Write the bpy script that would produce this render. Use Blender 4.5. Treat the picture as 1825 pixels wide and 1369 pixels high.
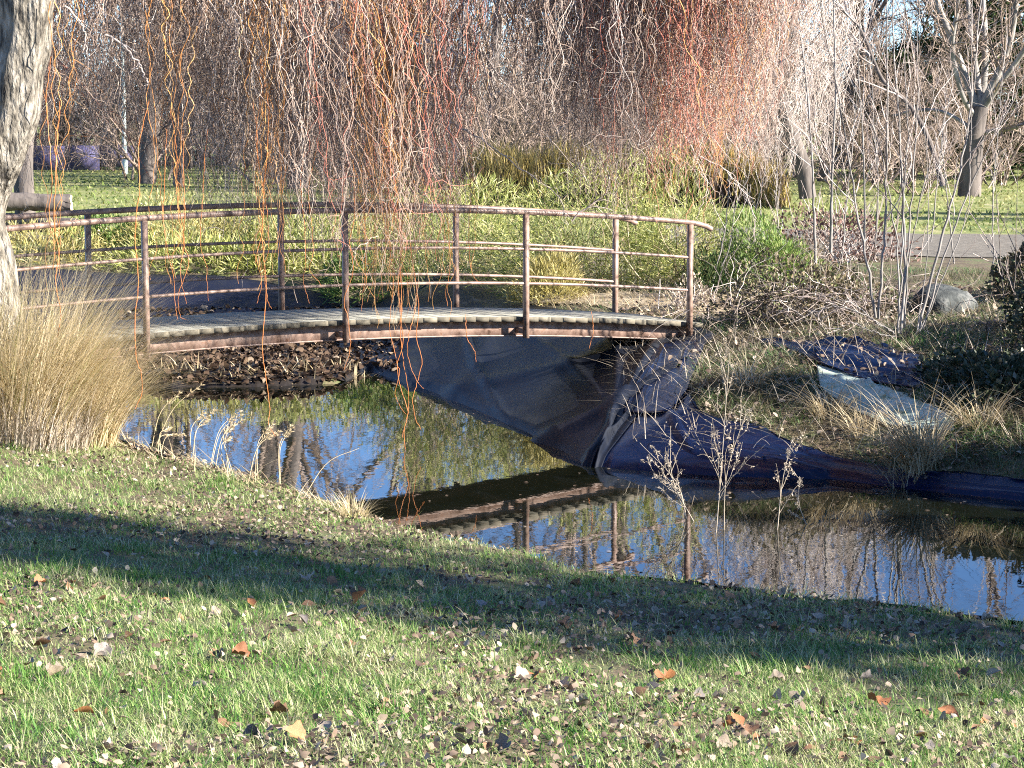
import bpy, math, random
import numpy as np

for o in list(bpy.data.objects):
    bpy.data.objects.remove(o)
sc = bpy.context.scene
R = math.radians
rng = np.random.default_rng(7)
random.seed(7)

# ------------------------------------------------------------------ camera
F = 4000.0          # focal length in photo pixels (1825 wide)
PITCH = 0.124
HC = 3.02           # camera height over the pond water (z = 0)
cam_d = bpy.data.cameras.new('camera')
cam = bpy.data.objects.new('camera', cam_d)
sc.collection.objects.link(cam)
cam_d.sensor_width = 36.0
cam_d.lens = 36.0 * F / 1825.0
cam_d.clip_start = 0.2
cam_d.clip_end = 3000
cam.location = (0, 0, HC)
cam.rotation_euler = (math.pi / 2 - PITCH, 0, 0)
sc.camera = cam

# ------------------------------------------------------------------ light
SUN_EL, SUN_AZ = 25.0, -18.0      # azimuth measured from +X towards +Y
saz, sel = R(SUN_AZ), R(SUN_EL)
SUN = np.array([math.cos(sel) * math.cos(saz), math.cos(sel) * math.sin(saz), math.sin(sel)])
world = bpy.data.worlds.new('World')
sc.world = world
world.use_nodes = True
wn = world.node_tree
sky = wn.nodes.new('ShaderNodeTexSky')
sky.sky_type = 'NISHITA'
sky.sun_disc = False
sky.sun_elevation = sel
sky.sun_rotation = math.pi / 2 - saz
sky.altitude = 500
sky.air_density = 0.7
sky.dust_density = 0.0
sky.ozone_density = 6.0
bg = wn.nodes['Background']
bg.inputs['Strength'].default_value = 0.085
wn.links.new(sky.outputs[0], bg.inputs['Color'])
sl = bpy.data.lights.new('sun', 'SUN')
sl.energy = 5.0
sl.angle = R(0.53)
sl.color = (1.0, 0.945, 0.86)
sun = bpy.data.objects.new('sun', sl)
sc.collection.objects.link(sun)
from mathutils import Vector
sun.rotation_euler = Vector(SUN).to_track_quat('Z', 'Y').to_euler()
sun.location = (20, -5, 20)
vs = sc.view_settings
vs.view_transform = 'Standard'
vs.look = 'None'
vs.gamma = 1.0
vs.exposure = 2.0
vs.use_curve_mapping = False
sc.cycles.use_denoising = False
sc.cycles.filter_width = 1.1
sc.cycles.sample_clamp_indirect = 4.0
sc.cycles.max_bounces = 6
sc.cycles.diffuse_bounces = 3
sc.cycles.glossy_bounces = 3
sc.cycles.transmission_bounces = 3
sc.cycles.transparent_max_bounces = 4

# ------------------------------------------------------------------ helpers
cp, sp = math.cos(PITCH), math.sin(PITCH)

def ray(px, py):
    a = (px - 912.5) / F
    b = (684.5 - py) / F
    return np.array([a, cp + b * sp, -sp + b * cp])

def at(px, py, Y):
    d = ray(px, py)
    p = d * (Y / d[1])
    return np.array([p[0], p[1], p[2] + HC])

def hitz(px, py, z=0.0):
    d = ray(px, py)
    p = d * ((z - HC) / d[2])
    return np.array([p[0], p[1], z])

def link(o, parent=None):
    sc.collection.objects.link(o)
    if parent is not None:
        o.parent = parent
    return o

def tag(o, label=None, cat=None, group=None, kind=None):
    if label: o['label'] = label
    if cat: o['category'] = cat
    if group: o['group'] = group
    if kind: o['kind'] = kind
    return o

def thing(name, label, cat, loc=(0, 0, 0), group=None, rz=0.0):
    o = bpy.data.objects.new(name, None)
    o.empty_display_size = 0.1
    o.location = loc
    o.rotation_euler = (0, 0, rz)
    link(o)
    return tag(o, label, cat, group)

def make_mesh(name, V, faces, mat=None, smooth=False):
    """V (n,3); faces: list of int arrays (m,3) or (m,4)"""
    me = bpy.data.meshes.new(name)
    V = np.asarray(V, dtype=np.float32)
    faces = [np.asarray(f, dtype=np.int32) for f in faces if len(f)]
    nl = sum(f.size for f in faces)
    npoly = sum(len(f) for f in faces)
    me.vertices.add(len(V))
    me.vertices.foreach_set('co', V.ravel())
    me.loops.add(nl)
    me.polygons.add(npoly)
    loops = np.concatenate([f.ravel() for f in faces])
    starts, totals, s = [], [], 0
    for f in faces:
        k = f.shape[1]
        starts.append(s + np.arange(len(f)) * k)
        totals.append(np.full(len(f), k))
        s += f.size
    me.loops.foreach_set('vertex_index', loops)
    me.polygons.foreach_set('loop_start', np.concatenate(starts).astype(np.int32))
    if smooth:
        me.polygons.foreach_set('use_smooth', np.ones(npoly, dtype=bool))
    me.update(calc_edges=True)
    if mat is not None:
        me.materials.append(mat)
    return me

def obj(name, V, faces, mat, parent=None, smooth=False, loc=None):
    """mesh object; V in world space; parent's location is subtracted"""
    V = np.asarray(V, dtype=np.float64)
    if parent is not None and loc is None:
        V = V - np.array(parent.location)[None]
    o = bpy.data.objects.new(name, make_mesh(name, V, faces, mat, smooth))
    if loc is not None:
        o.location = loc
    return link(o, parent)

class MB:
    def __init__(self):
        self.V, self.T, self.Q, self.n = [], [], [], 0
    def add(self, V, T=None, Q=None):
        V = np.asarray(V, float)
        if T is not None and len(T): self.T.append(np.asarray(T, int) + self.n)
        if Q is not None and len(Q): self.Q.append(np.asarray(Q, int) + self.n)
        self.V.append(V)
        self.n += len(V)
        return self
    def faces(self):
        out = []
        if self.T: out.append(np.concatenate(self.T))
        if self.Q: out.append(np.concatenate(self.Q))
        return out
    def verts(self):
        return np.concatenate(self.V)
    def build(self, name, mat, parent=None, smooth=False, loc=None):
        return obj(name, self.verts(), self.faces(), mat, parent, smooth, loc)
    def mesh(self, name, mat, smooth=False):
        return make_mesh(name, self.verts(), self.faces(), mat, smooth)

def unit(v):
    return v / np.maximum(np.linalg.norm(v, axis=-1, keepdims=True), 1e-9)

def tubes(P, Rad, sides=3, cap=False):
    """P (N,K,3), Rad (N,K) -> V, Q"""
    P = np.asarray(P, float)
    if P.ndim == 2: P = P[None]
    N, K, _ = P.shape
    Rad = np.broadcast_to(np.asarray(Rad, float), (N, K))
    T = unit(np.gradient(P, axis=1))
    mean = np.abs(T).mean(axis=1)
    ref = np.eye(3)[np.argmin(mean, axis=1)][:, None, :]
    n1 = unit(np.cross(T, np.broadcast_to(ref, T.shape)))
    n2 = np.cross(T, n1)
    ang = np.arange(sides) * 2 * math.pi / sides
    V = (P[:, :, None, :] + Rad[:, :, None, None] *
         (n1[:, :, None, :] * np.cos(ang)[None, None, :, None] + n2[:, :, None, :] * np.sin(ang)[None, None, :, None]))
    idx = np.arange(N * K * sides).reshape(N, K, sides)
    a = idx[:, :-1, :]
    b = np.roll(a, -1, axis=2)
    d = idx[:, 1:, :]
    c = np.roll(d, -1, axis=2)
    Q = np.stack([a, b, c, d], axis=-1).reshape(-1, 4)
    V = V.reshape(-1, 3)
    return V, Q

def blades(B, H, L, W, lean, curl, droop=None, segs=2):
    """grass blades: base B (N,3), heading H (N) rad, length, width, lean (rad), curl"""
    N = len(B)
    t = np.linspace(0, 1, segs + 1)
    h = np.stack([np.cos(H), np.sin(H), np.zeros(N)], 1)
    s = np.stack([-np.sin(H), np.cos(H), np.zeros(N)], 1)
    if droop is None: droop = np.zeros(N)
    fw = L[:, None] * (np.sin(lean)[:, None] * t + curl[:, None] * t ** 2)
    up = L[:, None] * (np.cos(lean)[:, None] * t - droop[:, None] * t ** 2)
    C = B[:, None, :] + fw[..., None] * h[:, None, :] + up[..., None] * np.array([0, 0, 1.0])
    w = (W[:, None] * (1 - t ** 1.5 * 0.999))[..., None] * 0.5
    Lf = C - w * s[:, None, :]
    Rt = C + w * s[:, None, :]
    V = np.concatenate([np.stack([Lf[:, :-1], Rt[:, :-1]], 2).reshape(N, -1, 3), C[:, -1:, :]], 1)
    nv = 2 * segs + 1
    base = (np.arange(N) * nv)[:, None]
    Q = []
    for k in range(segs - 1):
        Q.append(np.concatenate([base + 2 * k, base + 2 * k + 1, base + 2 * k + 3, base + 2 * k + 2], 1))
    T = np.concatenate([base + 2 * (segs - 1), base + 2 * (segs - 1) + 1, base + 2 * segs], 1)
    return V.reshape(-1, 3), T, (np.concatenate(Q) if Q else None)

def leaf_cards(C, A, Nn, L, W, fold=0.25):
    """diamond leaf: centre-base C, axis A, normal N; 4 verts, 2 tris folded on the midrib"""
    A = unit(A)
    S = unit(np.cross(A, Nn))
    Nn = np.cross(S, A)
    L = L[:, None]; W = W[:, None]
    v0 = C
    v1 = C + A * L * 0.45 + S * W * 0.5 + Nn * W * fold
    v2 = C + A * L
    v3 = C + A * L * 0.45 - S * W * 0.5 + Nn * W * fold
    V = np.stack([v0, v1, v2, v3], 1).reshape(-1, 3)
    b = (np.arange(len(C)) * 4)[:, None]
    T = np.concatenate([np.concatenate([b, b + 1, b + 2], 1), np.concatenate([b, b + 2, b + 3], 1)])
    return V, T

def litter_cards(C, A, Nn, L, W, fold, bend):
    """curled six-point leaf: 4 tris"""
    A = unit(A); S = unit(np.cross(A, Nn)); Nn = np.cross(S, A)
    L = L[:, None]; W = W[:, None]; fold = fold[:, None]; bend = bend[:, None]
    n = len(C)
    a, b = rng.uniform(.2, .4, (n, 1)), rng.uniform(.6, .8, (n, 1))
    wa, wb = rng.uniform(.35, .55, (n, 1)), rng.uniform(.25, .5, (n, 1))
    v = [C, C + A * L * a + S * W * wa + Nn * W * fold, C + A * L * b + S * W * wb + Nn * (W * fold * .8 + L * bend * .4), C + A * L + Nn * L * bend,
         C + A * L * b - S * W * wb + Nn * (W * fold * .8 + L * bend * .4), C + A * L * a - S * W * wa + Nn * W * fold]
    V = np.stack(v, 1).reshape(-1, 3)
    k = (np.arange(n) * 6)[:, None]
    T = np.concatenate([np.concatenate([k, k + 1, k + 5], 1), np.concatenate([k + 1, k + 2, k + 5], 1), np.concatenate([k + 2, k + 4, k + 5], 1), np.concatenate([k + 2, k + 3, k + 4], 1)])
    return V, T

def rdirs(n, zlo=-1, zhi=1):
    z = rng.uniform(zlo, zhi, n)
    a = rng.uniform(0, 2 * math.pi, n)
    r = np.sqrt(1 - z * z)
    return np.stack([r * np.cos(a), r * np.sin(a), z], 1)

def spline(pts, n):
    """Catmull-Rom through pts (any dims) sampled at n points"""
    P = np.asarray(pts, float)
    m = len(P)
    Pp = np.concatenate([[2 * P[0] - P[1]], P, [2 * P[-1] - P[-2]]])
    u = np.linspace(0, m - 1 - 1e-9, n)
    i = u.astype(int)
    t = (u - i)[:, None]
    a, b, c, d = Pp[i], Pp[i + 1], Pp[i + 2], Pp[i + 3]
    return 0.5 * (2 * b + (c - a) * t + (2 * a - 5 * b + 4 * c - d) * t ** 2 + (3 * b - a - 3 * c + d) * t ** 3)

def box(c, s, M=None):
    c = np.asarray(c, float); s = np.asarray(s, float) / 2
    v = np.array([[x, y, z] for z in (-1, 1) for y in (-1, 1) for x in (-1, 1)], float) * s
    if M is not None: v = v @ np.asarray(M).T
    q = [[0, 2, 3, 1], [4, 5, 7, 6], [0, 1, 5, 4], [2, 6, 7, 3], [0, 4, 6, 2], [1, 3, 7, 5]]
    return v + c, np.array(q)

def vnoise(x, y, seed=0):
    """cheap smooth pseudo noise in [-1,1]"""
    r = np.random.default_rng(seed)
    out = 0
    for k in range(6):
        a = r.uniform(0, 2 * math.pi)
        f = r.uniform(0.6, 1.7)
        out = out + np.sin((x * math.cos(a) + y * math.sin(a)) * f + r.uniform(0, 6.28) + 0.9 * np.sin((x * math.sin(a) - y * math.cos(a)) * f * 0.7 + r.uniform(0, 6.28)))
    return out / 3.2

# ------------------------------------------------------------------ materials
def new_mat(name):
    m = bpy.data.materials.new(name)
    m.use_nodes = True
    return m, m.node_tree.nodes, m.node_tree.links

def ramp(nodes, cols, interp='LINEAR'):
    r = nodes.new('ShaderNodeValToRGB')
    r.color_ramp.interpolation = interp
    els = r.color_ramp.elements
    while len(els) < len(cols): els.new(0.5)
    for i, c in enumerate(cols):
        if len(c) == 4: p, c = c[0], c[1:]
        else: p = i / max(1, len(cols) - 1)
        els[i].position = p
        els[i].color = (*c, 1)
    return r

def mat_island(name, cols, rough=0.6, transl=0.0, patch=None, patch_scale=1.0, patch_amt=0.6, spec=0.3):
    """colour varies from piece to piece (leaf, blade, twig); optional patchiness over the ground"""
    m, n, l = new_mat(name)
    b = n['Principled BSDF']
    b.inputs['Roughness'].default_value = rough
    b.inputs['Specular IOR Level'].default_value = spec
    g = n.new('ShaderNodeNewGeometry')
    r = ramp(n, cols)
    l.new(g.outputs['Random Per Island'], r.inputs[0])
    col = r.outputs[0]
    if patch:
        tc = n.new('ShaderNodeTexCoord')
        nz = n.new('ShaderNodeTexNoise')
        nz.inputs['Scale'].default_value = patch_scale
        nz.inputs['Detail'].default_value = 3
        l.new(tc.outputs['Object'], nz.inputs['Vector'])
        mr = n.new('ShaderNodeMapRange')
        mr.inputs[1].default_value = 0.38; mr.inputs[2].default_value = 0.66
        mr.inputs[3].default_value = 0.0; mr.inputs[4].default_value = patch_amt
        l.new(nz.outputs['Fac'], mr.inputs[0])
        r2 = ramp(n, patch)
        l.new(g.outputs['Random Per Island'], r2.inputs[0])
        mx = n.new('ShaderNodeMix'); mx.data_type = 'RGBA'
        l.new(mr.outputs[0], mx.inputs[0])
        l.new(r.outputs[0], mx.inputs[6]); l.new(r2.outputs[0], mx.inputs[7])
        col = mx.outputs[2]
    l.new(col, b.inputs['Base Color'])
    if transl > 0:
        t = n.new('ShaderNodeBsdfTranslucent')
        l.new(col, t.inputs['Color'])
        ms = n.new('ShaderNodeMixShader')
        ms.inputs[0].default_value = transl
        l.new(b.outputs[0], ms.inputs[1]); l.new(t.outputs[0], ms.inputs[2])
        l.new(ms.outputs[0], n['Material Output'].inputs[0])
    return m

def mat_noise(name, cols, scale=5.0, rough=0.7, detail=6, stretch=(1, 1, 1), bump=0.0, bump_scale=None, spec=0.3,
              coat=0.0, objrand=0.0, metal=0.0, dist=0.02):
    m, n, l = new_mat(name)
    b = n['Principled BSDF']
    b.inputs['Roughness'].default_value = rough
    b.inputs['Specular IOR Level'].default_value = spec
    b.inputs['Metallic'].default_value = metal
    if coat: b.inputs['Coat Weight'].default_value = coat
    tc = n.new('ShaderNodeTexCoord')
    mp = n.new('ShaderNodeMapping')
    mp.inputs['Scale'].default_value = stretch
    l.new(tc.outputs['Object'], mp.inputs['Vector'])
    vec = mp.outputs[0]
    if objrand:
        oi = n.new('ShaderNodeObjectInfo')
        ad = n.new('ShaderNodeVectorMath'); ad.operation = 'ADD'
        ml = n.new('ShaderNodeVectorMath'); ml.operation = 'SCALE'
        cx = n.new('ShaderNodeCombineXYZ')
        for k in range(3): l.new(oi.outputs['Random'], cx.inputs[k])
        l.new(cx.outputs[0], ml.inputs[0]); ml.inputs[3].default_value = 37.0
        l.new(vec, ad.inputs[0]); l.new(ml.outputs[0], ad.inputs[1])
        vec = ad.outputs[0]
    nz = n.new('ShaderNodeTexNoise')
    nz.inputs['Scale'].default_value = scale
    nz.inputs['Detail'].default_value = detail
    nz.inputs['Roughness'].default_value = 0.6
    l.new(vec, nz.inputs['Vector'])
    r = ramp(n, cols)
    l.new(nz.outputs['Fac'], r.inputs[0])
    col = r.outputs[0]
    if objrand:
        hs = n.new('ShaderNodeHueSaturation')
        mr = n.new('ShaderNodeMapRange')
        mr.inputs[3].default_value = 1 - objrand; mr.inputs[4].default_value = 1 + objrand
        l.new(oi.outputs['Random'], mr.inputs[0])
        l.new(mr.outputs[0], hs.inputs['Value'])
        l.new(col, hs.inputs['Color'])
        col = hs.outputs[0]
    l.new(col, b.inputs['Base Color'])
    if bump:
        nb = n.new('ShaderNodeTexNoise')
        nb.inputs['Scale'].default_value = bump_scale or scale * 2
        nb.inputs['Detail'].default_value = 5
        l.new(vec, nb.inputs['Vector'])
        bp = n.new('ShaderNodeBump')
        bp.inputs['Strength'].default_value = bump
        bp.inputs['Distance'].default_value = dist
        l.new(nb.outputs['Fac'], bp.inputs['Height'])
        l.new(bp.outputs[0], b.inputs['Normal'])
    return m

M = {}
M['soil'] = mat_noise('soil', [(0.30, .07, .05, .03), (0.5, .14, .11, .06), (0.62, .10, .12, .04), (0.8, .20, .16, .09)], 3.0, 0.95, 8, bump=0.6, bump_scale=30)
def ground_mat():
    m = mat_noise('soil_and_thatch', [(0.30, .06, .045, .03), (0.5, .13, .10, .06), (0.62, .10, .12, .045), (0.8, .22, .18, .11)], 3.0, 0.95, 8, bump=0.6, bump_scale=30)
    n, l = m.node_tree.nodes, m.node_tree.links
    b = n['Principled BSDF']
    src = b.inputs['Base Color'].links[0].from_socket
    tc = n.new('ShaderNodeTexCoord'); sx = n.new('ShaderNodeSeparateXYZ'); l.new(tc.outputs['Object'], sx.inputs[0])
    mr = n.new('ShaderNodeMapRange'); mr.inputs[1].default_value = 31.5; mr.inputs[2].default_value = 34.5
    l.new(sx.outputs[1], mr.inputs[0])
    nz = n.new('ShaderNodeTexNoise'); nz.inputs['Scale'].default_value = 1.1; nz.inputs['Detail'].default_value = 8
    l.new(tc.outputs['Object'], nz.inputs['Vector'])
    r = ramp(n, [(.3, .11, .15, .04), (.5, .19, .21, .065), (.7, .31, .28, .13)])
    l.new(nz.outputs['Fac'], r.inputs[0])
    mx = n.new('ShaderNodeMix'); mx.data_type = 'RGBA'
    l.new(mr.outputs[0], mx.inputs[0]); l.new(src, mx.inputs[6]); l.new(r.outputs[0], mx.inputs[7])
    l.new(mx.outputs[2], b.inputs['Base Color'])
    return m
M['soil'] = ground_mat()
M['grass'] = mat_island('grass_blades', [(0.0, .045, .16, .025), (.3, .09, .23, .035), (.6, .18, .33, .06), (.8, .36, .42, .13), (1, .64, .59, .36)], 0.5, 0.42,
                        patch=[(0, .10, .21, .045), (.3, .28, .34, .11), (.6, .55, .49, .28), (1, .70, .63, .44)], patch_scale=2.2, patch_amt=0.8)
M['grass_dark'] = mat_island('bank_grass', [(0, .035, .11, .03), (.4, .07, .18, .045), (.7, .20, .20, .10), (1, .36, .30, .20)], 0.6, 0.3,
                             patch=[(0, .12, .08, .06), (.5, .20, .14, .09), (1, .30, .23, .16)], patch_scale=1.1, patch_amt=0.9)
M['lawn_far'] = mat_island('far_lawn', [(0, .11, .17, .035), (.5, .20, .25, .065), (1, .36, .35, .15)], 0.6, 0.35,
                           patch=[(0, .26, .27, .08), (1, .45, .40, .2)], patch_scale=0.25, patch_amt=0.9)
M['tuft'] = mat_island('dry_tuft', [(0, .24, .25, .09), (.16, .44, .36, .18), (.5, .64, .52, .32), (1, .82, .70, .48)], 0.5, 0.38)
M['straw'] = mat_island('straw', [(0, .30, .22, .12), (.5, .52, .42, .25), (1, .68, .58, .40)], 0.6, 0.25)
M['weed'] = mat_island('dry_weed', [(0, .28, .22, .16), (.5, .42, .35, .26), (1, .55, .47, .37)], 0.7, 0.1)
M['litter'] = mat_island('leaf_litter', [(0, .035, .026, .022), (.25, .12, .08, .058), (.5, .26, .18, .125), (.8, .34, .26, .185), (1, .46, .385, .295)], 0.7, 0.2)
M['leaf_pale'] = mat_noise('leaf_pale', [(.3, .24, .18, .125), (.7, .44, .35, .26)], 25, 0.55, bump=0.3, bump_scale=60, objrand=0.25)
M['leaf_brown'] = mat_noise('leaf_brown', [(.3, .13, .07, .04), (.7, .27, .15, .08)], 25, 0.5, bump=0.3, bump_scale=60, objrand=0.35)
M['leaf_orange'] = mat_noise('leaf_orange', [(.3, .22, .085, .035), (.7, .42, .19, .085)], 25, 0.5, bump=0.3, bump_scale=60, objrand=0.2)
M['leaf_grey'] = mat_noise('leaf_grey', [(.3, .12, .10, .09), (.7, .28, .24, .21)], 25, 0.6, bump=0.3, bump_scale=60, objrand=0.3)
M['twig_brown'] = mat_island('willow_twigs', [(0, .09, .058, .045), (.3, .26, .175, .13), (.7, .44, .325, .25), (1, .62, .52, .43)], 0.45)
M['twig_grey'] = mat_island('grey_twigs', [(0, .10, .075, .066), (.35, .29, .225, .19), (.75, .50, .415, .36), (1, .66, .59, .53)], 0.5)
M['twig_orange'] = mat_island('orange_twigs', [(0, .26, .13, .06), (.35, .50, .22, .07), (.6, .58, .32, .11), (.8, .48, .34, .20), (1, .42, .32, .24)], 0.45)
M['twig_red'] = mat_island('red_twigs', [(0, .30, .09, .06), (.35, .52, .17, .11), (.6, .54, .27, .19), (.8, .44, .30, .24), (1, .40, .31, .27)], 0.45)
M['shoot_orange'] = mat_island('orange_shoots', [(0, .40, .12, .05), (.6, .50, .18, .055), (1, .50, .29, .08)], 0.45)
M['bark_willow'] = mat_noise('willow_bark', [(.36, .05, .043, .035), (.46, .16, .14, .11), (.60, .31, .275, .225), (.76, .43, .39, .325)], 8.0, 0.9, 10, stretch=(2.2, 2.2, .7), bump=1.0, bump_scale=11, dist=0.08)
M['bark_pale'] = mat_noise('pale_bark', [(.3, .12, .11, .095), (.55, .27, .245, .22), (.75, .44, .405, .365)], 6.0, 0.8, 6, stretch=(1, 1, .3), bump=0.5, bump_scale=14)
M['bark_mid'] = mat_noise('grey_bark', [(.3, .06, .055, .05), (.55, .17, .155, .14), (.75, .34, .315, .285)], 6.0, 0.85, 6, stretch=(1, 1, .3), bump=0.5, bump_scale=14)
M['bark_dark'] = mat_noise('dark_bark', [(.3, .06, .05, .045), (.7, .18, .15, .13)], 6.0, 0.9, 6, stretch=(1, 1, .25), bump=0.7, bump_scale=12)
M['tree_twigs'] = mat_island('bare_twigs', [(0, .10, .072, .055), (.5, .24, .175, .135), (1, .40, .31, .25)], 0.7)
M['evergreen'] = mat_island('evergreen', [(0, .015, .03, .012), (.5, .035, .06, .02), (.85, .06, .085, .03), (1, .12, .12, .05)], 0.85, 0.15, spec=0.08)
M['bamboo'] = mat_island('bamboo_leaves', [(0, .10, .15, .03), (.3, .26, .30, .065), (.6, .50, .50, .16), (1, .72, .67, .34)], 0.45, 0.4)
M['bamboo_dry'] = mat_island('yellow_leaves', [(0, .28, .24, .07), (.5, .46, .40, .14), (1, .62, .54, .28)], 0.5, 0.35)
M['conifer'] = mat_island('conifer_sprays', [(0, .08, .15, .03), (.5, .17, .26, .06), (1, .34, .37, .12)], 0.5, 0.3)
M['hedge_tip'] = mat_island('hedge_tips', [(0, .22, .16, .06), (.5, .38, .29, .09), (1, .50, .38, .14)], 0.6, 0.2)
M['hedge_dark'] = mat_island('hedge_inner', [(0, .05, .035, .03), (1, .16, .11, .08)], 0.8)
M['redshrub'] = mat_island('red_brown_leaves', [(0, .09, .045, .04), (.6, .20, .11, .085), (1, .32, .20, .15)], 0.6, 0.2)
M['bramble'] = mat_island('bramble_leaves', [(0, .05, .05, .03), (.5, .15, .12, .07), (.8, .26, .20, .12), (1, .14, .20, .06)], 0.6, 0.2)
M['ivy'] = mat_island('ivy_leaves', [(0, .02, .03, .018), (.6, .055, .07, .035), (.9, .10, .10, .06), (1, .22, .20, .15)], 0.4, 0.1)
M['steel'] = mat_noise('brown_painted_steel', [(.32, .075, .042, .028), (.42, .19, .12, .09), (.6, .31, .215, .168), (.72, .23, .105, .055)], 11.0, 0.5, 8, bump=0.15, bump_scale=90, spec=0.5, dist=0.004)
M['plank_end'] = mat_noise('plank_end_grain', [(.3, .09, .08, .06), (.55, .15, .13, .095), (.75, .22, .19, .14)], 9.0, 0.9, 6, objrand=0.3)
M['plank'] = mat_noise('weathered_plank', [(.3, .14, .135, .11), (.55, .25, .24, .20), (.8, .35, .33, .275)], 4.0, 0.8, 8, stretch=(9, 1.2, 9), bump=0.35, bump_scale=12, objrand=0.16, dist=0.006)
M['liner'] = mat_noise('pond_foil', [(.3, .0015, .005, .022), (.6, .002, .008, .035), (.8, .008, .014, .038)], 1.6, 0.27, 7, bump=0.12, bump_scale=9, spec=0.32, dist=0.03)  # blue of the reflected sky is put into the base colour
M['liner_dusty'] = mat_noise('dusty_pond_foil', [(.3, .004, .0055, .010), (.48, .008, .010, .017), (.62, .02, .022, .027), (.78, .055, .053, .05)], 1.5, 0.45, 9, stretch=(1.3, .5, 1), bump=0.12, bump_scale=6, spec=0.18, dist=0.04)
M['liner_far'] = mat_noise('dark_pond_foil', [(.3, .006, .008, .020), (.6, .010, .013, .030), (.82, .03, .034, .05)], 1.2, 0.55, 7, bump=0.2, bump_scale=4, spec=0.15, dist=0.05)
M['geotextile'] = mat_noise('geotextile', [(.33, .22, .28, .22), (.5, .46, .53, .45), (.6, .36, .42, .31), (.68, .10, .14, .06)], 4.5, 0.95, 8, bump=0.3, bump_scale=60, dist=0.01)
M['rock'] = mat_noise('boulder_rock', [(.36, .025, .028, .028), (.52, .075, .08, .075), (.7, .20, .195, .18)], 4.0, 0.9, 9, bump=1.0, bump_scale=9, dist=0.05)
M['gravel'] = mat_noise('gravel_path', [(.3, .10, .085, .065), (.6, .19, .165, .13), (.8, .27, .24, .195)], 9, 0.95, 8, bump=0.5, bump_scale=60)
M['sand'] = mat_noise('dry_earth', [(.3, .22, .16, .10), (.5, .38, .30, .20), (.7, .50, .42, .30)], 4.0, 0.95, 8, bump=0.5, bump_scale=30)
M['shaded_mud'] = mat_noise('shaded_wet_mud', [(.3, .012, .010, .009), (.6, .03, .024, .02), (.8, .05, .04, .03)], 4.0, 0.45, 6, bump=0.5, bump_scale=20)  # wet mud with the shade over the bank mixed into its dark colour
M['litter_wet_shaded'] = mat_island('shaded_wet_leaf_litter', [(0, .022, .014, .010), (.6, .075, .048, .032), (.9, .15, .10, .065), (1, .35, .27, .19)], 0.75, 0.05, spec=0.1)  # wet leaves, browns lowered further to hold the shade lying there
M['blue'] = mat_noise('violet_blue_sheet', [(.3, .05, .047, .12), (.7, .12, .11, .22)], 2.0, 0.7)
M['pole'] = mat_noise('pale_paint', [(.3, .52, .60, .56), (.7, .66, .72, .68)], 4.0, 0.5)
M['plaster'] = mat_noise('pale_plaster', [(.3, .50, .45, .40), (.7, .62, .57, .51)], 1.0, 0.9)
M['roof'] = mat_noise('grey_roof', [(.3, .33, .37, .33), (.7, .46, .49, .44)], 2.0, 0.8)
M['glass'] = mat_noise('window_glass', [(.3, .03, .04, .05), (.7, .06, .07, .09)], 2.0, 0.1, spec=0.8)
M['cutwood'] = mat_noise('cut_wood', [(.3, .55, .42, .24), (.7, .72, .60, .40)], 6.0, 0.8)

def mat_water():
    m, n, l = new_mat('pond_water')
    b = n['Principled BSDF']
    b.inputs['Base Color'].default_value = (.006, .007, .004, 1)
    b.inputs['Roughness'].default_value = 0.015
    b.inputs['IOR'].default_value = 1.45
    b.inputs['Specular IOR Level'].default_value = 0.75
    tc = n.new('ShaderNodeTexCoord')
    mp = n.new('ShaderNodeMapping'); mp.inputs['Scale'].default_value = (1.0, 0.6, 1)
    l.new(tc.outputs['Object'], mp.inputs[0])
    nz = n.new('ShaderNodeTexNoise'); nz.inputs['Scale'].default_value = 7.0; nz.inputs['Detail'].default_value = 3
    l.new(mp.outputs[0], nz.inputs['Vector'])
    bp = n.new('ShaderNodeBump'); bp.inputs['Strength'].default_value = 0.013; bp.inputs['Distance'].default_value = 0.04
    l.new(nz.outputs['Fac'], bp.inputs['Height'])
    l.new(bp.outputs[0], b.inputs['Normal'])
    return m
M['water'] = mat_water()

# ------------------------------------------------------------------ terrain
near_px = [(60, 700), (130, 737), (190, 785), (330, 838), (480, 874), (600, 918), (760, 970), (930, 1004), (1070, 1043),
           (1240, 1063), (1420, 1085), (1620, 1109), (1825, 1138)]
far_px = [(1825, 893), (1700, 880), (1480, 853), (1300, 850), (1140, 838), (1060, 830), (950, 772), (790, 702), (700, 672),
          (655, 655), (600, 684), (450, 690), (290, 690), (200, 682)]
near_w = np.array([[-5.2, 24.5], [-5.0, 23.4]] + [hitz(*p)[:2] for p in near_px] + [[6.0, 9.8], [14, 4.5]])
far_w = np.array([[14, 15.5], [8, 17.0]] + [hitz(*p)[:2] for p in far_px] + [[-4.9, 25.3], [-5.2, 24.5]])
pond = np.concatenate([near_w, far_w[:-1]])

def seg_dist(x, y, poly):
    best = np.full(x.shape, 1e9)
    for (ax, ay), (bx, by) in zip(poly[:-1], poly[1:]):
        dx, dy = bx - ax, by - ay
        t = np.clip(((x - ax) * dx + (y - ay) * dy) / (dx * dx + dy * dy + 1e-12), 0, 1)
        best = np.minimum(best, np.hypot(x - ax - t * dx, y - ay - t * dy))
    return best

def inside(x, y, poly):
    c = np.zeros(x.shape, bool)
    n = len(poly)
    for i in range(n):
        ax, ay = poly[i]; bx, by = poly[(i + 1) % n]
        cond = (ay > y) != (by > y)
        with np.errstate(divide='ignore', invalid='ignore'):
            xi = (bx - ax) * (y - ay) / (by - ay + 1e-15) + ax
        c ^= cond & (x < xi)
    return c

def sstep(a, b, x):
    t = np.clip((x - a) / (b - a), 0, 1)
    return t * t * (3 - 2 * t)

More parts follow.
